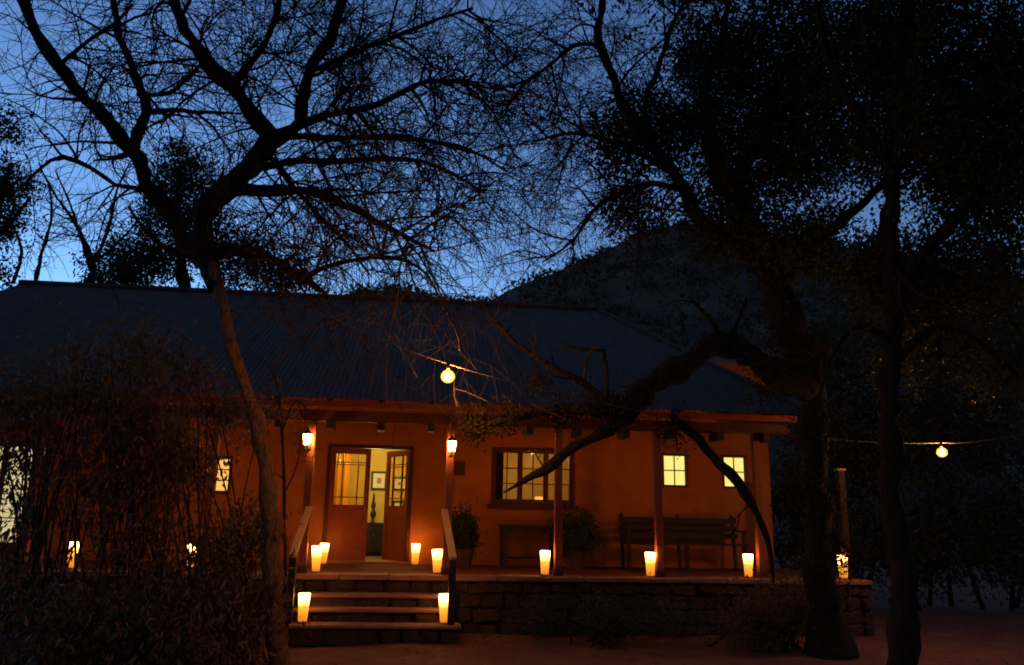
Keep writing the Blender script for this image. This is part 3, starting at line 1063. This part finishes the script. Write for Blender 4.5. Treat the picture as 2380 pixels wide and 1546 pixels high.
# --- bare thorn tree behind the shrubs (thick dark trunk)
ta = thing('thorn_tree', tuple(atz(648, 1556, 0)), 'big bare thorn tree with a slim warm lit stem, its limbs arching over the roof', 'tree')
YA = 9.9
trunkA = limb_px([(500, 672, YA - .55, 30), (484, 630, YA - .35, 46), (473, 570, YA - .1, 54), (482, 490, YA, 58), (540, 420, YA, 54), (600, 365, YA - .1, 54), (628, 320, YA - .1, 52)])
m = MB()
m.tube(trunkA[0], [r * .85 for r in trunkA[1]], 14)
m.build('trunk', M['bark'], ta, smooth=True)
limbsA = [
    limb_px([(626, 330, YA - .1, 50), (590, 270, YA - .4, 40), (540, 205, YA - .8, 38), (480, 140, YA - 1.2, 34), (430, 70, YA - 1.6, 26), (390, -40, YA - 2, 20)]),
    limb_px([(630, 330, YA - .1, 44), (690, 285, YA, 30), (702, 235, YA, 27), (722, 165, YA + .1, 27), (770, 80, YA + .2, 26), (800, -30, YA + .3, 20)]),
    limb_px([(520, 440, YA - .05, 34), (600, 440, YA - .1, 30), (680, 440, YA - .2, 26), (745, 455, YA - .4, 26), (840, 495, YA - .6, 20), (930, 545, YA - .9, 13), (1010, 585, YA - 1.2, 8)]),
    limb_px([(480, 610, YA, 40), (530, 582, YA - .2, 32), (600, 590, YA - .4, 28), (680, 635, YA - .7, 24), (735, 668, YA - .9, 18), (765, 690, YA - 1.0, 8)]),
    limb_px([(700, 650, YA - .75, 16), (760, 622, YA - 1.0, 12), (850, 600, YA - 1.5, 11), (940, 606, YA - 2.0, 10), (995, 640, YA - 2.15, 6)]),
    limb_px([(560, 405, YA, 26), (650, 380, YA + .3, 20), (780, 375, YA + .5, 17), (900, 370, YA + .6, 14), (1010, 385, YA + .6, 9), (1130, 450, YA + .5, 5)]),
    limb_px([(640, 310, YA, 24), (760, 270, YA - .5, 18), (880, 240, YA - 1, 16), (1000, 190, YA - 1.2, 12), (1120, 200, YA - 1.4, 7)]),
    limb_px([(650, 320, YA, 18), (800, 320, YA + .2, 16), (950, 322, YA + .4, 14), (1080, 345, YA + .4, 9), (1180, 400, YA + .4, 5)]),
    limb_px([(620, 355, YA, 18), (720, 480, YA + .5, 13), (800, 560, YA + .9, 9), (860, 640, YA + 1.2, 5)]),
    limb_px([(540, 205, YA - .8, 20), (600, 120, YA - .9, 16), (640, 40, YA - 1, 14), (660, -60, YA - 1, 10)]),
    limb_px([(722, 165, YA + .1, 16), (860, 110, YA - .2, 13), (980, 60, YA - .4, 10), (1100, 20, YA - .5, 7)]),
]
m = MB()
for l in limbsA:
    m.tube(l[0], [r * .86 for r in l[1]], 10)
m.build('limb', M['bark'], ta, smooth=True)
m = MB()
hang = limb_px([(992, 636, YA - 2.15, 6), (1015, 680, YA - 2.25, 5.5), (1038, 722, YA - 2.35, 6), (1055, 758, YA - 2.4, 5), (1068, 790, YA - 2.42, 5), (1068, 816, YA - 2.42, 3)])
MB().tube(hang[0], hang[1], 6).build('hanging_branch', M['litbark'], ta, smooth=True)  # lit bark colour, as if the bulb shone on it
LA = [l for k, l in enumerate(limbsA) if k not in (3, 4)] + [(limbsA[4][0][:12], limbsA[4][1][:12]), (limbsA[3][0][:14], limbsA[3][1][:14])]
twiggery(m, LA, 6.5, (.7, 2.2), 7.0, (.4, 1.1), 5.5, (.2, .6), grav=.05, start=.08)
twiggery(m, [limbsA[0], limbsA[1], limbsA[9], limbsA[10], limbsA[6]], 5.0, (.7, 1.8), 7.0, (.4, 1.1), 6.0, (.2, .6), grav=.05, start=.25)
m.build('twigs', M['twig'], ta)
tag(ta.children[-1], kind='stuff')

# --- slim leaning tree with the lit stem
YB = 9.2
tbz = ta
stemB = limb_px([(650, 1572, YB, 60), (640, 1450, YB, 54), (628, 1250, YB, 46), (618, 1080, YB, 38), (590, 970, YB, 36), (556, 860, YB, 34), (525, 740, YB, 31), (503, 660, YB + .18, 32), (490, 618, YB + .4, 34), (480, 580, YB + .6, 28)])
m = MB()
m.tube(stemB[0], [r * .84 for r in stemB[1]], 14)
m.build('trunk', M['litbark'], tbz, smooth=True)
limbsB = [
    limb_px([(472, 610, YB + .6, 44), (440, 572, YB + .4, 37), (385, 490, YB + .2, 37), (345, 425, YB, 37), (318, 370, YB, 37), (298, 338, YB, 34), (240, 275, YB, 31), (190, 225, YB - .1, 29), (150, 170, YB - .2, 27), (105, 105, YB - .3, 26), (70, 40, YB - .4, 25), (30, -40, YB - .5, 22)]),
    limb_px([(312, 358, YB, 26), (318, 310, YB, 24), (345, 268, YB + .1, 24), (325, 205, YB + .1, 20), (300, 140, YB + .2, 18), (275, 70, YB + .3, 15), (262, -30, YB + .4, 12)]),
    limb_px([(330, 440, YB, 13), (270, 432, YB - .1, 11), (215, 392, YB - .2, 10), (145, 363, YB - .3, 10), (95, 390, YB - .3, 8), (52, 432, YB - .4, 4)]),
    limb_px([(335, 262, YB + .1, 12), (400, 258, YB + .2, 11), (480, 262, YB + .3, 9), (560, 265, YB + .4, 6)]),
    limb_px([(320, 220, YB + .1, 12), (390, 215, YB, 11), (440, 180, YB - .2, 9), (490, 120, YB - .4, 6)]),
    limb_px([(200, 232, YB - .1, 9), (150, 232, YB - .3, 7), (90, 222, YB - .5, 4), (60, 205, YB - .6, 3)]),
    limb_px([(140, 150, YB - .2, 11), (190, 110, YB - .3, 10), (260, 60, YB - .5, 8), (310, 10, YB - .6, 5)]),
    limb_px([(300, 360, YB, 9), (262, 370, YB - .1, 7), (216, 373, YB - .2, 3)]),
]
m = MB()
for l in limbsB:
    m.tube(l[0], [r * .88 for r in l[1]], 10)
m.build('limb', M['bark'], tbz, smooth=True)
m = MB()
twiggery(m, limbsB, 5.5, (.6, 1.6), 5.5, (.3, .9), 4.0, (.2, .5), grav=.04, start=.12)
twiggery(m, [(stemB[0][30:70], stemB[1][30:70])], 2.0, (.4, .9), 3, (.2, .4), 3, (.1, .2), grav=.0)
m.build('twigs', M['twig'], tbz)
tag(tbz.children[-1], kind='stuff')

# --- leafy tree right of the house
YD = 9.6
td = thing('leafy_tree', tuple(atz(1860, 1480, 0)), 'large leafy tree with a heavy limb drooping across the wide window', 'tree')
trunkD = limb_px([(1935, 1545, YD + .6, 110), (1920, 1440, YD + .6, 74), (1905, 1300, YD + .5, 58), (1895, 1100, YD + .4, 54), (1890, 950, YD + .3, 60), (1870, 860, YD + .2, 72), (1810, 700, YD + .3, 70), (1760, 560, YD + .4, 60), (1690, 430, YD + .5, 52), (1650, 320, YD + .6, 40)])
m = MB()
m.tube(*trunkD, 12)
m.build('trunk', M['bark'], td, smooth=True)
limbsD = [
    limb_px([(1878, 905, YD + .2, 76), (1800, 865, YD, 70), (1720, 815, YD - .2, 62), (1660, 805, YD - .3, 62), (1590, 845, YD - .5, 62), (1510, 895, YD - .7, 64), (1440, 945, YD - .9, 50), (1360, 950, YD - 1.0, 36), (1260, 958, YD - 1.1, 28), (1180, 975, YD - 1.2, 22), (1110, 990, YD - 1.2, 16)]),
    limb_px([(1505, 920, YD - .7, 44), (1440, 985, YD - .8, 34), (1370, 1020, YD - .9, 28), (1310, 1055, YD - 1, 27), (1265, 1095, YD - 1.05, 26), (1215, 1122, YD - 1.1, 17), (1196, 1130, YD - 1.1, 9), (1170, 1146, YD - 1.1, 4)]),
    limb_px([(1430, 950, YD - .8, 22), (1360, 895, YD - .9, 18), (1290, 855, YD - 1, 16), (1200, 800, YD - 1, 14), (1140, 735, YD - 1, 9), (1100, 700, YD - 1, 5)]),
    limb_px([(1400, 960, YD - .9, 14), (1412, 880, YD - .9, 10), (1402, 825, YD - .9, 9), (1400, 805, YD - .9, 5)]),
    limb_px([(1408, 815, YD - .9, 9), (1350, 812, YD - .9, 11), (1300, 800, YD - .9, 6)]),
    limb_px([(1680, 815, YD - .2, 22), (1660, 760, YD - .2, 16), (1640, 735, YD - .2, 12), (1600, 690, YD - .1, 7)]),
    limb_px([(1690, 790, YD - .2, 14), (1720, 740, YD, 9), (1735, 690, YD, 6)]),
    limb_px([(1560, 965, YD - .5, 18), (1620, 1020, YD - .5, 24), (1680, 1085, YD - .4, 28), (1735, 1150, YD - .4, 24), (1770, 1220, YD - .3, 18), (1790, 1290, YD - .3, 12), (1798, 1360, YD - .3, 5)]),
    limb_px([(1780, 620, YD + .3, 40), (1700, 560, YD + .2, 34), (1620, 500, YD + .2, 34), (1580, 430, YD + .3, 30), (1520, 340, YD + .3, 26), (1450, 260, YD + .3, 24), (1422, 170, YD + .3, 22), (1392, 90, YD + .3, 20), (1398, 20, YD + .4, 18), (1410, -50, YD + .4, 14)]),
    limb_px([(1520, 330, YD + .3, 18), (1500, 240, YD + .5, 14), (1540, 130, YD + .7, 13), (1570, 40, YD + .8, 11), (1620, -30, YD + 1, 9)]),
    limb_px([(1400, 105, YD + .3, 12), (1330, 110, YD + .2, 10), (1240, 180, YD, 8), (1150, 210, YD - .2, 5)]),
    limb_px([(1590, 440, YD + .3, 18), (1500, 430, YD + .1, 14), (1400, 470, YD - .1, 12), (1330, 560, YD - .2, 8), (1260, 610, YD - .3, 4)]),
    limb_px([(1560, 400, YD + .3, 16), (1450, 340, YD + .1, 12), (1340, 310, YD, 9), (1240, 330, YD, 5)]),
    limb_px([(1700, 440, YD + .5, 34), (1760, 330, YD + .3, 28), (1860, 210, YD, 22), (1960, 100, YD - .2, 16), (2040, 0, YD - .3, 12)]),
    limb_px([(1660, 330, YD + .6, 30), (1640, 200, YD + .6, 24), (1680, 80, YD + .6, 18), (1700, -40, YD + .6, 12)]),
    limb_px([(1800, 680, YD + .3, 34), (1900, 560, YD - .2, 28), (2010, 470, YD - .6, 22), (2120, 360, YD - 1, 16)]),
]
m = MB()
for l in limbsD:
    m.tube(l[0], [r * .86 for r in l[1]], 12)
m.build('limb', M['bark'], td, smooth=True)
m = MB()
twiggery(m, limbsD[8:13], 7.0, (.6, 1.8), 7.5, (.4, 1.0), 6.0, (.2, .55), grav=.045, start=.1)
twiggery(m, [limbsD[2], limbsD[3], limbsD[5], limbsD[6]], 2.5, (.2, .6), 4.0, (.15, .35), 3.0, (.1, .2), grav=.0, start=.2)
twiggery(m, [limbsD[0], limbsD[1], limbsD[7]], 1.0, (.2, .5), 3.0, (.15, .3), 2.0, (.1, .2), grav=.01, start=.2)
twiggery(m, limbsD[13:], 3.0, (.5, 1.2), 4.0, (.3, .7), 3.0, (.12, .4), grav=.02, start=.1)
m.build('twigs', M['twig'], td)
tag(td.children[-1], kind='stuff')


def crown(parent, blobs_px, n_clumps, per, sig, size, m, seed, aspect=.42, droop=.5, name='leaves'):
    g = np.random.default_rng(seed)
    blobs = []
    for (x, y, Y, rp, ry, wt) in blobs_px:
        p = at(x, y, Y)
        r = rp * (p - EYE).length / FPX
        blobs.append((p, r, ry, r * .85, wt))
    cc, P = blob_points(blobs, n_clumps, per, sig, g)
    P = P[P[:, 2] > 0.03]
    v, f = leaves_np(P, g.uniform(*size, len(P)), aspect, droop, seed)
    o = np_mesh(name, v, f, m, parent)
    tag(o, kind='stuff')
    return cc


crown(td, [(1480, 330, 10, 110, .8, 1.0), (1590, 300, 10, 110, .8, 1.6), (1720, 200, 10, 150, 1, 3), (1750, 380, 10, 130, 1, 3), (1860, 120, 9.6, 160, 1.2, 4), (1920, 330, 9.6, 120, 1.2, 3), (1650, 120, 10, 110, .8, 1.4), (1690, 520, 10, 110, .8, 1.6), (1850, 560, 9.4, 90, .8, 1.4), (1480, 480, 9.8, 70, .6, .5), (1400, 350, 9.8, 70, .6, .4)], 1500, 52, .16, (.045, .09), M['leaf'], 21)

crown(td, [(1110, 985, YD - 1.2, 34, .15, 1), (1180, 965, YD - 1.2, 30, .15, .7), (1310, 960, YD - 1, 40, .2, 1), (1400, 940, YD - .9, 45, .2, 1.2), (1480, 910, YD - .8, 40, .2, .6), (1560, 990, YD - .5, 50, .2, .8), (1250, 880, YD - 1, 40, .2, .4), (1890, 1150, 8.9, 70, .3, 2.0), (1900, 1000, 8.9, 80, .3, 2.0), (1850, 830, 8.9, 90, .3, 2.2), (1770, 910, 9.0, 50, .2, .7), (1935, 1300, 8.9, 70, .3, 2.0), (1780, 760, 9.0, 70, .3, 1.0)], 420, 26, .07, (.03, .06), M['shadeleaf'], 22)  # shade-coloured leaves over the limb, trunk and roof end

# --- dark tree at the right edge, close
te = thing('dense_tree', tuple(atz(2085, 1500, 0)), 'dense dark tree with reddish trunk at the end of the terrace', 'tree')
YE2 = 8.2
trunkE = limb_px([(2110, 1600, YE2, 66), (2090, 1300, YE2, 44), (2064, 1000, YE2, 40), (2078, 750, YE2, 38), (2068, 500, YE2, 36), (2085, 250, YE2, 34), (2110, 0, YE2, 30), (2120, -120, YE2, 20)])
m = MB()
m.tube(*trunkE, 12)
m.build('trunk', M['bark'], te, smooth=True)
limbsE = [
    limb_px([(2072, 700, YE2, 34), (2140, 600, YE2 - .2, 26), (2240, 480, YE2 - .3, 20), (2340, 340, YE2 - .4, 14)]),
    limb_px([(2078, 400, YE2, 30), (2000, 280, YE2 - .2, 24), (1930, 150, YE2 - .3, 16), (1900, 20, YE2 - .3, 10)]),
    limb_px([(2085, 300, YE2, 30), (2180, 180, YE2 - .2, 22), (2280, 60, YE2 - .3, 14)]),
    limb_px([(2075, 850, YE2, 24), (2180, 760, YE2 - .3, 16), (2280, 800, YE2 - .5, 10), (2370, 880, YE2 - .6, 6)]),
    limb_px([(2075, 800, YE2, 20), (1990, 760, YE2 - .2, 13), (1930, 840, YE2 - .3, 9), (1900, 940, YE2 - .3, 7)]),
    limb_px([(2080, 620, YE2, 16), (2150, 690, YE2 - .6, 10), (2230, 690, YE2 - .9, 8), (2310, 640, YE2 - 1.0, 5)]),
    limb_px([(2180, 760, YE2 - .3, 9), (2186, 850, YE2 - .3, 6), (2180, 930, YE2 - .3, 5), (2188, 985, YE2 - .25, 4)]),
]
m = MB()
for l in limbsE:
    m.tube(*l, 8)
m.build('limb', M['bark'], te, smooth=True)
m = MB()
twiggery(m, limbsE, 5.0, (.4, 1.0), 5.0, (.25, .6), 3.0, (.12, .3), grav=.05, start=.15)
m.build('twigs', M['twig'], te)
tag(te.children[-1], kind='stuff')
crown(te, [(2080, 150, 8.2, 170, 1, 3), (2230, 100, 8, 180, 1, 4), (2350, 200, 7.8, 160, 1, 3), (2250, 330, 8, 160, 1, 3), (2100, 340, 8.2, 110, 1, 2), (2380, 420, 7.8, 140, 1, 2.5), (2230, 440, 8.3, 70, .6, .7), (2000, 100, 8.5, 100, .8, 1.2), (2330, 620, 8, 120, .8, 1.6), (2150, 640, 8.6, 110, .7, 1.3), (2020, 640, 9, 90, .7, 1.0), (2120, 790, 8.6, 110, .7, .8), (2340, 830, 8, 90, .6, .7)], 1500, 50, .15, (.045, .095), M['leaf'], 31)

def shade_crown(parent, blobs, n_clumps, per, sig, size, m, seed):
    g = np.random.default_rng(seed)
    cc, P = blob_points(blobs, n_clumps, per, sig, g)
    v, f = leaves_np(P, g.uniform(*size, len(P)), .5, .3, seed)
    tag(np_mesh('leaves', v, f, m, parent), kind='stuff')


# extra crown masses added out of view, to shade roof and yard
shade_crown(td, [(Vector((4.2, 9.0, 10.6)), 2.6, 2.2, 1.8, 1), (Vector((1.8, 8.6, 12.4)), 1.8, 1.8, 1.2, .5)], 1100, 40, .3, (.08, .16), M['leaf'], 23)
shade_crown(te, [(Vector((6.0, 6.2, 9.6)), 2.8, 2.6, 2.0, 1), (Vector((3.6, 4.8, 9.4)), 2.4, 2.4, 1.6, .9), (Vector((1.2, 4.2, 9.8)), 2.0, 2.0, 1.4, .6)], 1500, 40, .3, (.08, .16), M['leaf'], 33)

# --- tall dark thicket behind the end of the terrace
tk = thing('dark_thicket', tuple(atz(2150, 1330, 0) if False else at(2150, 1330, 15.5)), 'dark mass of evergreen shrubs beyond the open end of the terrace', 'shrub')
tk.location.z = 0
m = MB()
for k in range(16):
    x0 = at(1830 + 45 * k, 1300, 15.5).x
    pts, rs = grow(Vector((x0, 15.4 + random.uniform(-.6, .8), 0)), Vector((random.uniform(-.2, .2), 0, 1)), random.uniform(3, 4.5), .05, 8, .1, -.02, .01)
    m.tube(pts, rs, 6)
m.build('stems', M['bark'], tk)
crown(tk, [(1860, 1150, 15.5, 90, .7, 1), (1980, 1050, 15.5, 130, .9, 2), (2120, 1000, 15.5, 150, .9, 2), (2280, 1020, 15.5, 160, .9, 2), (2400, 950, 15.5, 150, .9, 1.5), (1900, 1270, 15.2, 90, .7, 1), (2050, 1250, 15.2, 120, .8, 1.5), (2220, 1250, 15.2, 120, .8, 1.5), (2370, 1250, 15.0, 120, .8, 1.5), (1960, 850, 15.8, 120, .9, 1.5), (2150, 800, 15.8, 140, .9, 2), (2350, 780, 15.8, 140, .9, 2), (2000, 680, 16, 110, .9, 1.2), (2250, 640, 16, 130, .9, 1.2)], 1300, 40, .2, (.08, .16), M['leaf'], 41)


# --- shrubs left, in front of the house
def shrub(blobs_px, basepx, Y, n_clumps, seed, lab, sz=(.06, .13), lm='shrubleaf', nstem=40, droop=1.3, sig=.14, per=22, cat='shrub'):
    b = at(basepx[0], basepx[1], Y)
    t = thing('garden_shrub', (b.x, Y, 0), lab, cat, 'shrubs in front of the terrace')
    cc = crown(t, blobs_px, n_clumps, per, sig, sz, M[lm], seed, .3, droop, 'foliage')
    s = MB()
    idx = list(range(0, len(cc), max(1, len(cc) // nstem)))
    for k in idx:
        e = Vector(cc[k])
        r0 = Vector((b.x + random.gauss(0, .25), Y + random.gauss(0, .2), -.02))
        mid = r0.lerp(e, .55) + Vector((random.gauss(0, .08), random.gauss(0, .08), .15))
        pts, rr = catmull([(r0, .016), (mid, .010), (e, .004)], .15)
        s.tube(pts, rr, 5)
    s.build('stems', M['twig'], t)
    return t


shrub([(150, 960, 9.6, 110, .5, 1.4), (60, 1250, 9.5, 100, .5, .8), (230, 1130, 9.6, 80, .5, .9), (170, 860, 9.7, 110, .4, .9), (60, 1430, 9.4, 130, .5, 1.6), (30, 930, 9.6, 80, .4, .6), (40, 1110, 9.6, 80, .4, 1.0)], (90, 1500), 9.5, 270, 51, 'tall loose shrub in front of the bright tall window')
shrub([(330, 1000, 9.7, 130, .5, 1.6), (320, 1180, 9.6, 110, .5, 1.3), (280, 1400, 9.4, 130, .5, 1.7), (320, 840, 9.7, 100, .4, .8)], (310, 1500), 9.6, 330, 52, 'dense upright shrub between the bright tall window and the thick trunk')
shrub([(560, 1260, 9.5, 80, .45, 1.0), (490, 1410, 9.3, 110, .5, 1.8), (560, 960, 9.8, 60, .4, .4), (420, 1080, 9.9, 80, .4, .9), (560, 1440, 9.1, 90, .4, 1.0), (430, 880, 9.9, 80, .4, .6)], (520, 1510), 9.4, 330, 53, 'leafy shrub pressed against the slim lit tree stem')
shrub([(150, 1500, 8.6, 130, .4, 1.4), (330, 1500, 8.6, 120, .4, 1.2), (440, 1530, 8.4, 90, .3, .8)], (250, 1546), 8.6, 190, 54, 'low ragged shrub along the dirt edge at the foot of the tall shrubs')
shrub([(1800, 1420, 10.6, 90, .35, 1.2), (1740, 1480, 10.4, 60, .3, .7), (1880, 1390, 10.7, 60, .3, .7)], (1800, 1490), 10.6, 260, 55, 'straggly bush below the terrace corner post', (.04, .08), 'dryleaf', 24, .6)
shrub([(1250, 1440, 11.2, 60, .2, 1), (1400, 1450, 11.1, 70, .25, 1.2), (1560, 1440, 11.0, 75, .25, 1.2)], (1400, 1480), 11.1, 240, 56, 'low dark plants growing along the foot of the stone plinth', (.03, .07), 'leaf', 24, -.2)


# --- trees behind the house, left
def back_tree(basex, Y, limbs_px, blobs, lab, nclump=0, twd=4.0, lm='leaf', seed=1, gv=.0):
    b = at(basex, 1000, Y)
    t = thing('background_tree', (b.x, Y, 0), lab, 'tree', 'trees behind the farmhouse')
    L = [limb_px(l) for l in limbs_px]
    top = L[0][0][0]
    m = MB()
    m.tube(*catmull([(Vector((b.x, Y, -.1)), .16), (Vector((b.x * .5 + top.x * .5 + .1, Y, top.z * .5)), .12), (top, L[0][1][0])], .3), 8)
    m.build('trunk', M['bark'], t, smooth=True)
    m = MB()
    for l in L:
        m.tube(*l, 6)
    m.build('limb', M['bark'], t, smooth=True)
    m = MB()
    twiggery(m, L, twd, (.6, 1.8), 3.5, (.4, 1.0), 2.5, (.2, .6), grav=gv, start=.1, r1=.016, r2=.011, r3=.007)
    m.build('twigs', M['twig'], t)
    tag(t.children[-1], kind='stuff')
    if nclump:
        crown(t, blobs, nclump, 34, .22, (.09, .17), M[lm], seed)
    return t


YG = 24.0
back_tree(205, YG, [
    [(205, 670, YG, 14), (215, 610, YG, 12), (180, 530, YG, 8), (120, 440, YG, 5), (90, 380, YG, 3)],
    [(212, 620, YG, 10), (250, 540, YG, 8), (270, 450, YG, 5), (300, 380, YG, 3)],
    [(212, 630, YG, 9), (190, 560, YG, 7), (165, 480, YG, 5), (130, 400, YG, 3)],
    [(80, 660, YG, 9), (100, 580, YG, 7), (120, 500, YG, 5), (112, 420, YG, 3)],
    [(213, 615, YG, 7), (280, 560, YG, 5), (330, 500, YG, 3)],
    [(30, 660, YG, 8), (50, 590, YG, 6), (30, 520, YG, 4), (10, 440, YG, 3)],
], [(250, 630, YG, 60, .8, 1)], 'thin bare tree with fanning branches behind the roof ridge over the tall window', 60, 3.5, 'leaf', 61)
back_tree(430, 25.0, [
    [(430, 690, 25, 30), (420, 600, 25, 24), (410, 500, 25, 18), (420, 400, 25, 10)],
    [(420, 600, 25, 16), (340, 540, 25, 10), (300, 480, 25, 6)],
    [(415, 540, 25, 16), (480, 460, 25, 10), (520, 400, 25, 6)],
], [(430, 400, 25, 70, 1.2, 1.5), (400, 490, 25, 70, 1.2, 1.5), (350, 590, 25, 80, 1.2, 1.6), (480, 560, 25, 110, 1.2, 2.0), (580, 620, 25, 90, 1.2, 1.4), (310, 640, 25, 60, 1, .8), (660, 650, 25, 60, 1, .8)], 'bushy dark tree rising behind the roof between bare branches', 760, 3.0, 'leaf', 62)
back_tree(-40, 22.0, [
    [(-30, 700, 22, 24), (-20, 560, 22, 20), (0, 450, 22, 14), (30, 380, 22, 8)],
    [(-20, 560, 22, 14), (40, 500, 22, 8), (70, 460, 22, 5)],
], [(10, 430, 22, 60, .9, 1.5), (-10, 520, 22, 60, .9, 1.5), (20, 300, 22, 40, .8, .5), (0, 640, 22, 40, .8, .5)], 'leafy tree beyond the roof end past the bright tall window', 170, 3.0, 'leaf', 63)

# dead sprays lit by the bulb in front of the roof: a thin sapling between trunk and steps
sp = thing('dry_sapling', tuple(at(700, 1460, 10.3)), 'thin dry sapling reaching past the eaves between trunk and lamp', 'sapling')
sp.location.z = 0
m = MB()
for nodes in ([(668, 1500, 10.3, 9), (662, 1250, 10.3, 8), (655, 1000, 10.3, 7), (640, 880, 10.3, 5), (610, 835, 10.3, 3)], [(655, 1000, 10.3, 5), (690, 930, 10.3, 4), (735, 990, 10.2, 3)], [(645, 900, 10.3, 4), (680, 875, 10.3, 3), (705, 884, 10.2, 2.5)], [(660, 1150, 10.3, 4), (690, 1080, 10.3, 3), (700, 1000, 10.3, 2.5)]):
    l = limb_px(nodes)
    m.tube(*l, 5)
    twiggery(m, [l], 3, (.15, .4), 4, (.1, .25), 2, (.05, .12), start=.4)
m.build('stems', M['twig'], sp)
crown(sp, [(690, 960, 10.3, 45, .2, 1), (700, 1050, 10.3, 35, .2, .6)], 26, 14, .06, (.03, .07), M['shrubleaf'], 71, .3, 1.0, 'foliage')

# ------------------------------------------------------------------ festoon cable and bulbs
wire_px = [(620, 660, 9.7), (700, 704, 9.0), (790, 747, 8.4), (880, 786, 8.0), (960, 818, 7.75), (1040, 846, 7.6), (1115, 868, 7.5), (1195, 889, 7.45), (1420, 942, 7.45), (1700, 995, 8.2), (1960, 1024, 9.3), (2110, 1031, 9.8), (2187, 1030, 10.0), (2262, 1028, 10.1), (2420, 1005, 10.3)]
wp, wr = catmull([(at(x, y, Y), .0055) for x, y, Y in wire_px], .1)
tag(MB().tube(wp, wr, 6).build('festoon_cable', M['cable']), 'thin cable strung between the trees carrying two bare bulbs', 'cable')


def bulb(px, py, Y, lab, power):
    top = at(px, py, Y)
    t = thing('festoon_bulb', tuple(top), lab, 'bulb', 'bare bulbs on the festoon cable')
    x, y, z = top
    MB().lathe([(.010, .012), (.017, .004), (.017, -.045), (.014, -.05)], 12, top).build('lamp_holder', M['black'], t)
    MB().lathe([(.013, -.05), (.018, -.062), (.046, -.078), (.062, -.100), (.068, -.125), (.062, -.152), (.044, -.174), (.020, -.186), (.004, -.189)], 20, top).build('glass_bulb', M['haloglass'], t, smooth=True)
    MB().lathe([(.004, -.090), (.016, -.098), (.024, -.115), (.026, -.128), (.022, -.143), (.012, -.154), (.003, -.158)], 16, top).build('filament_core', M['bulb'], t, smooth=True)
    return t


bulb(1042, 846, 7.6, 'bare glowing bulb hanging in front of the corrugated roof', 0)
bulb(2187, 1030, 10.0, 'bare glowing bulb hanging among the dark trees past the terrace end', 0)
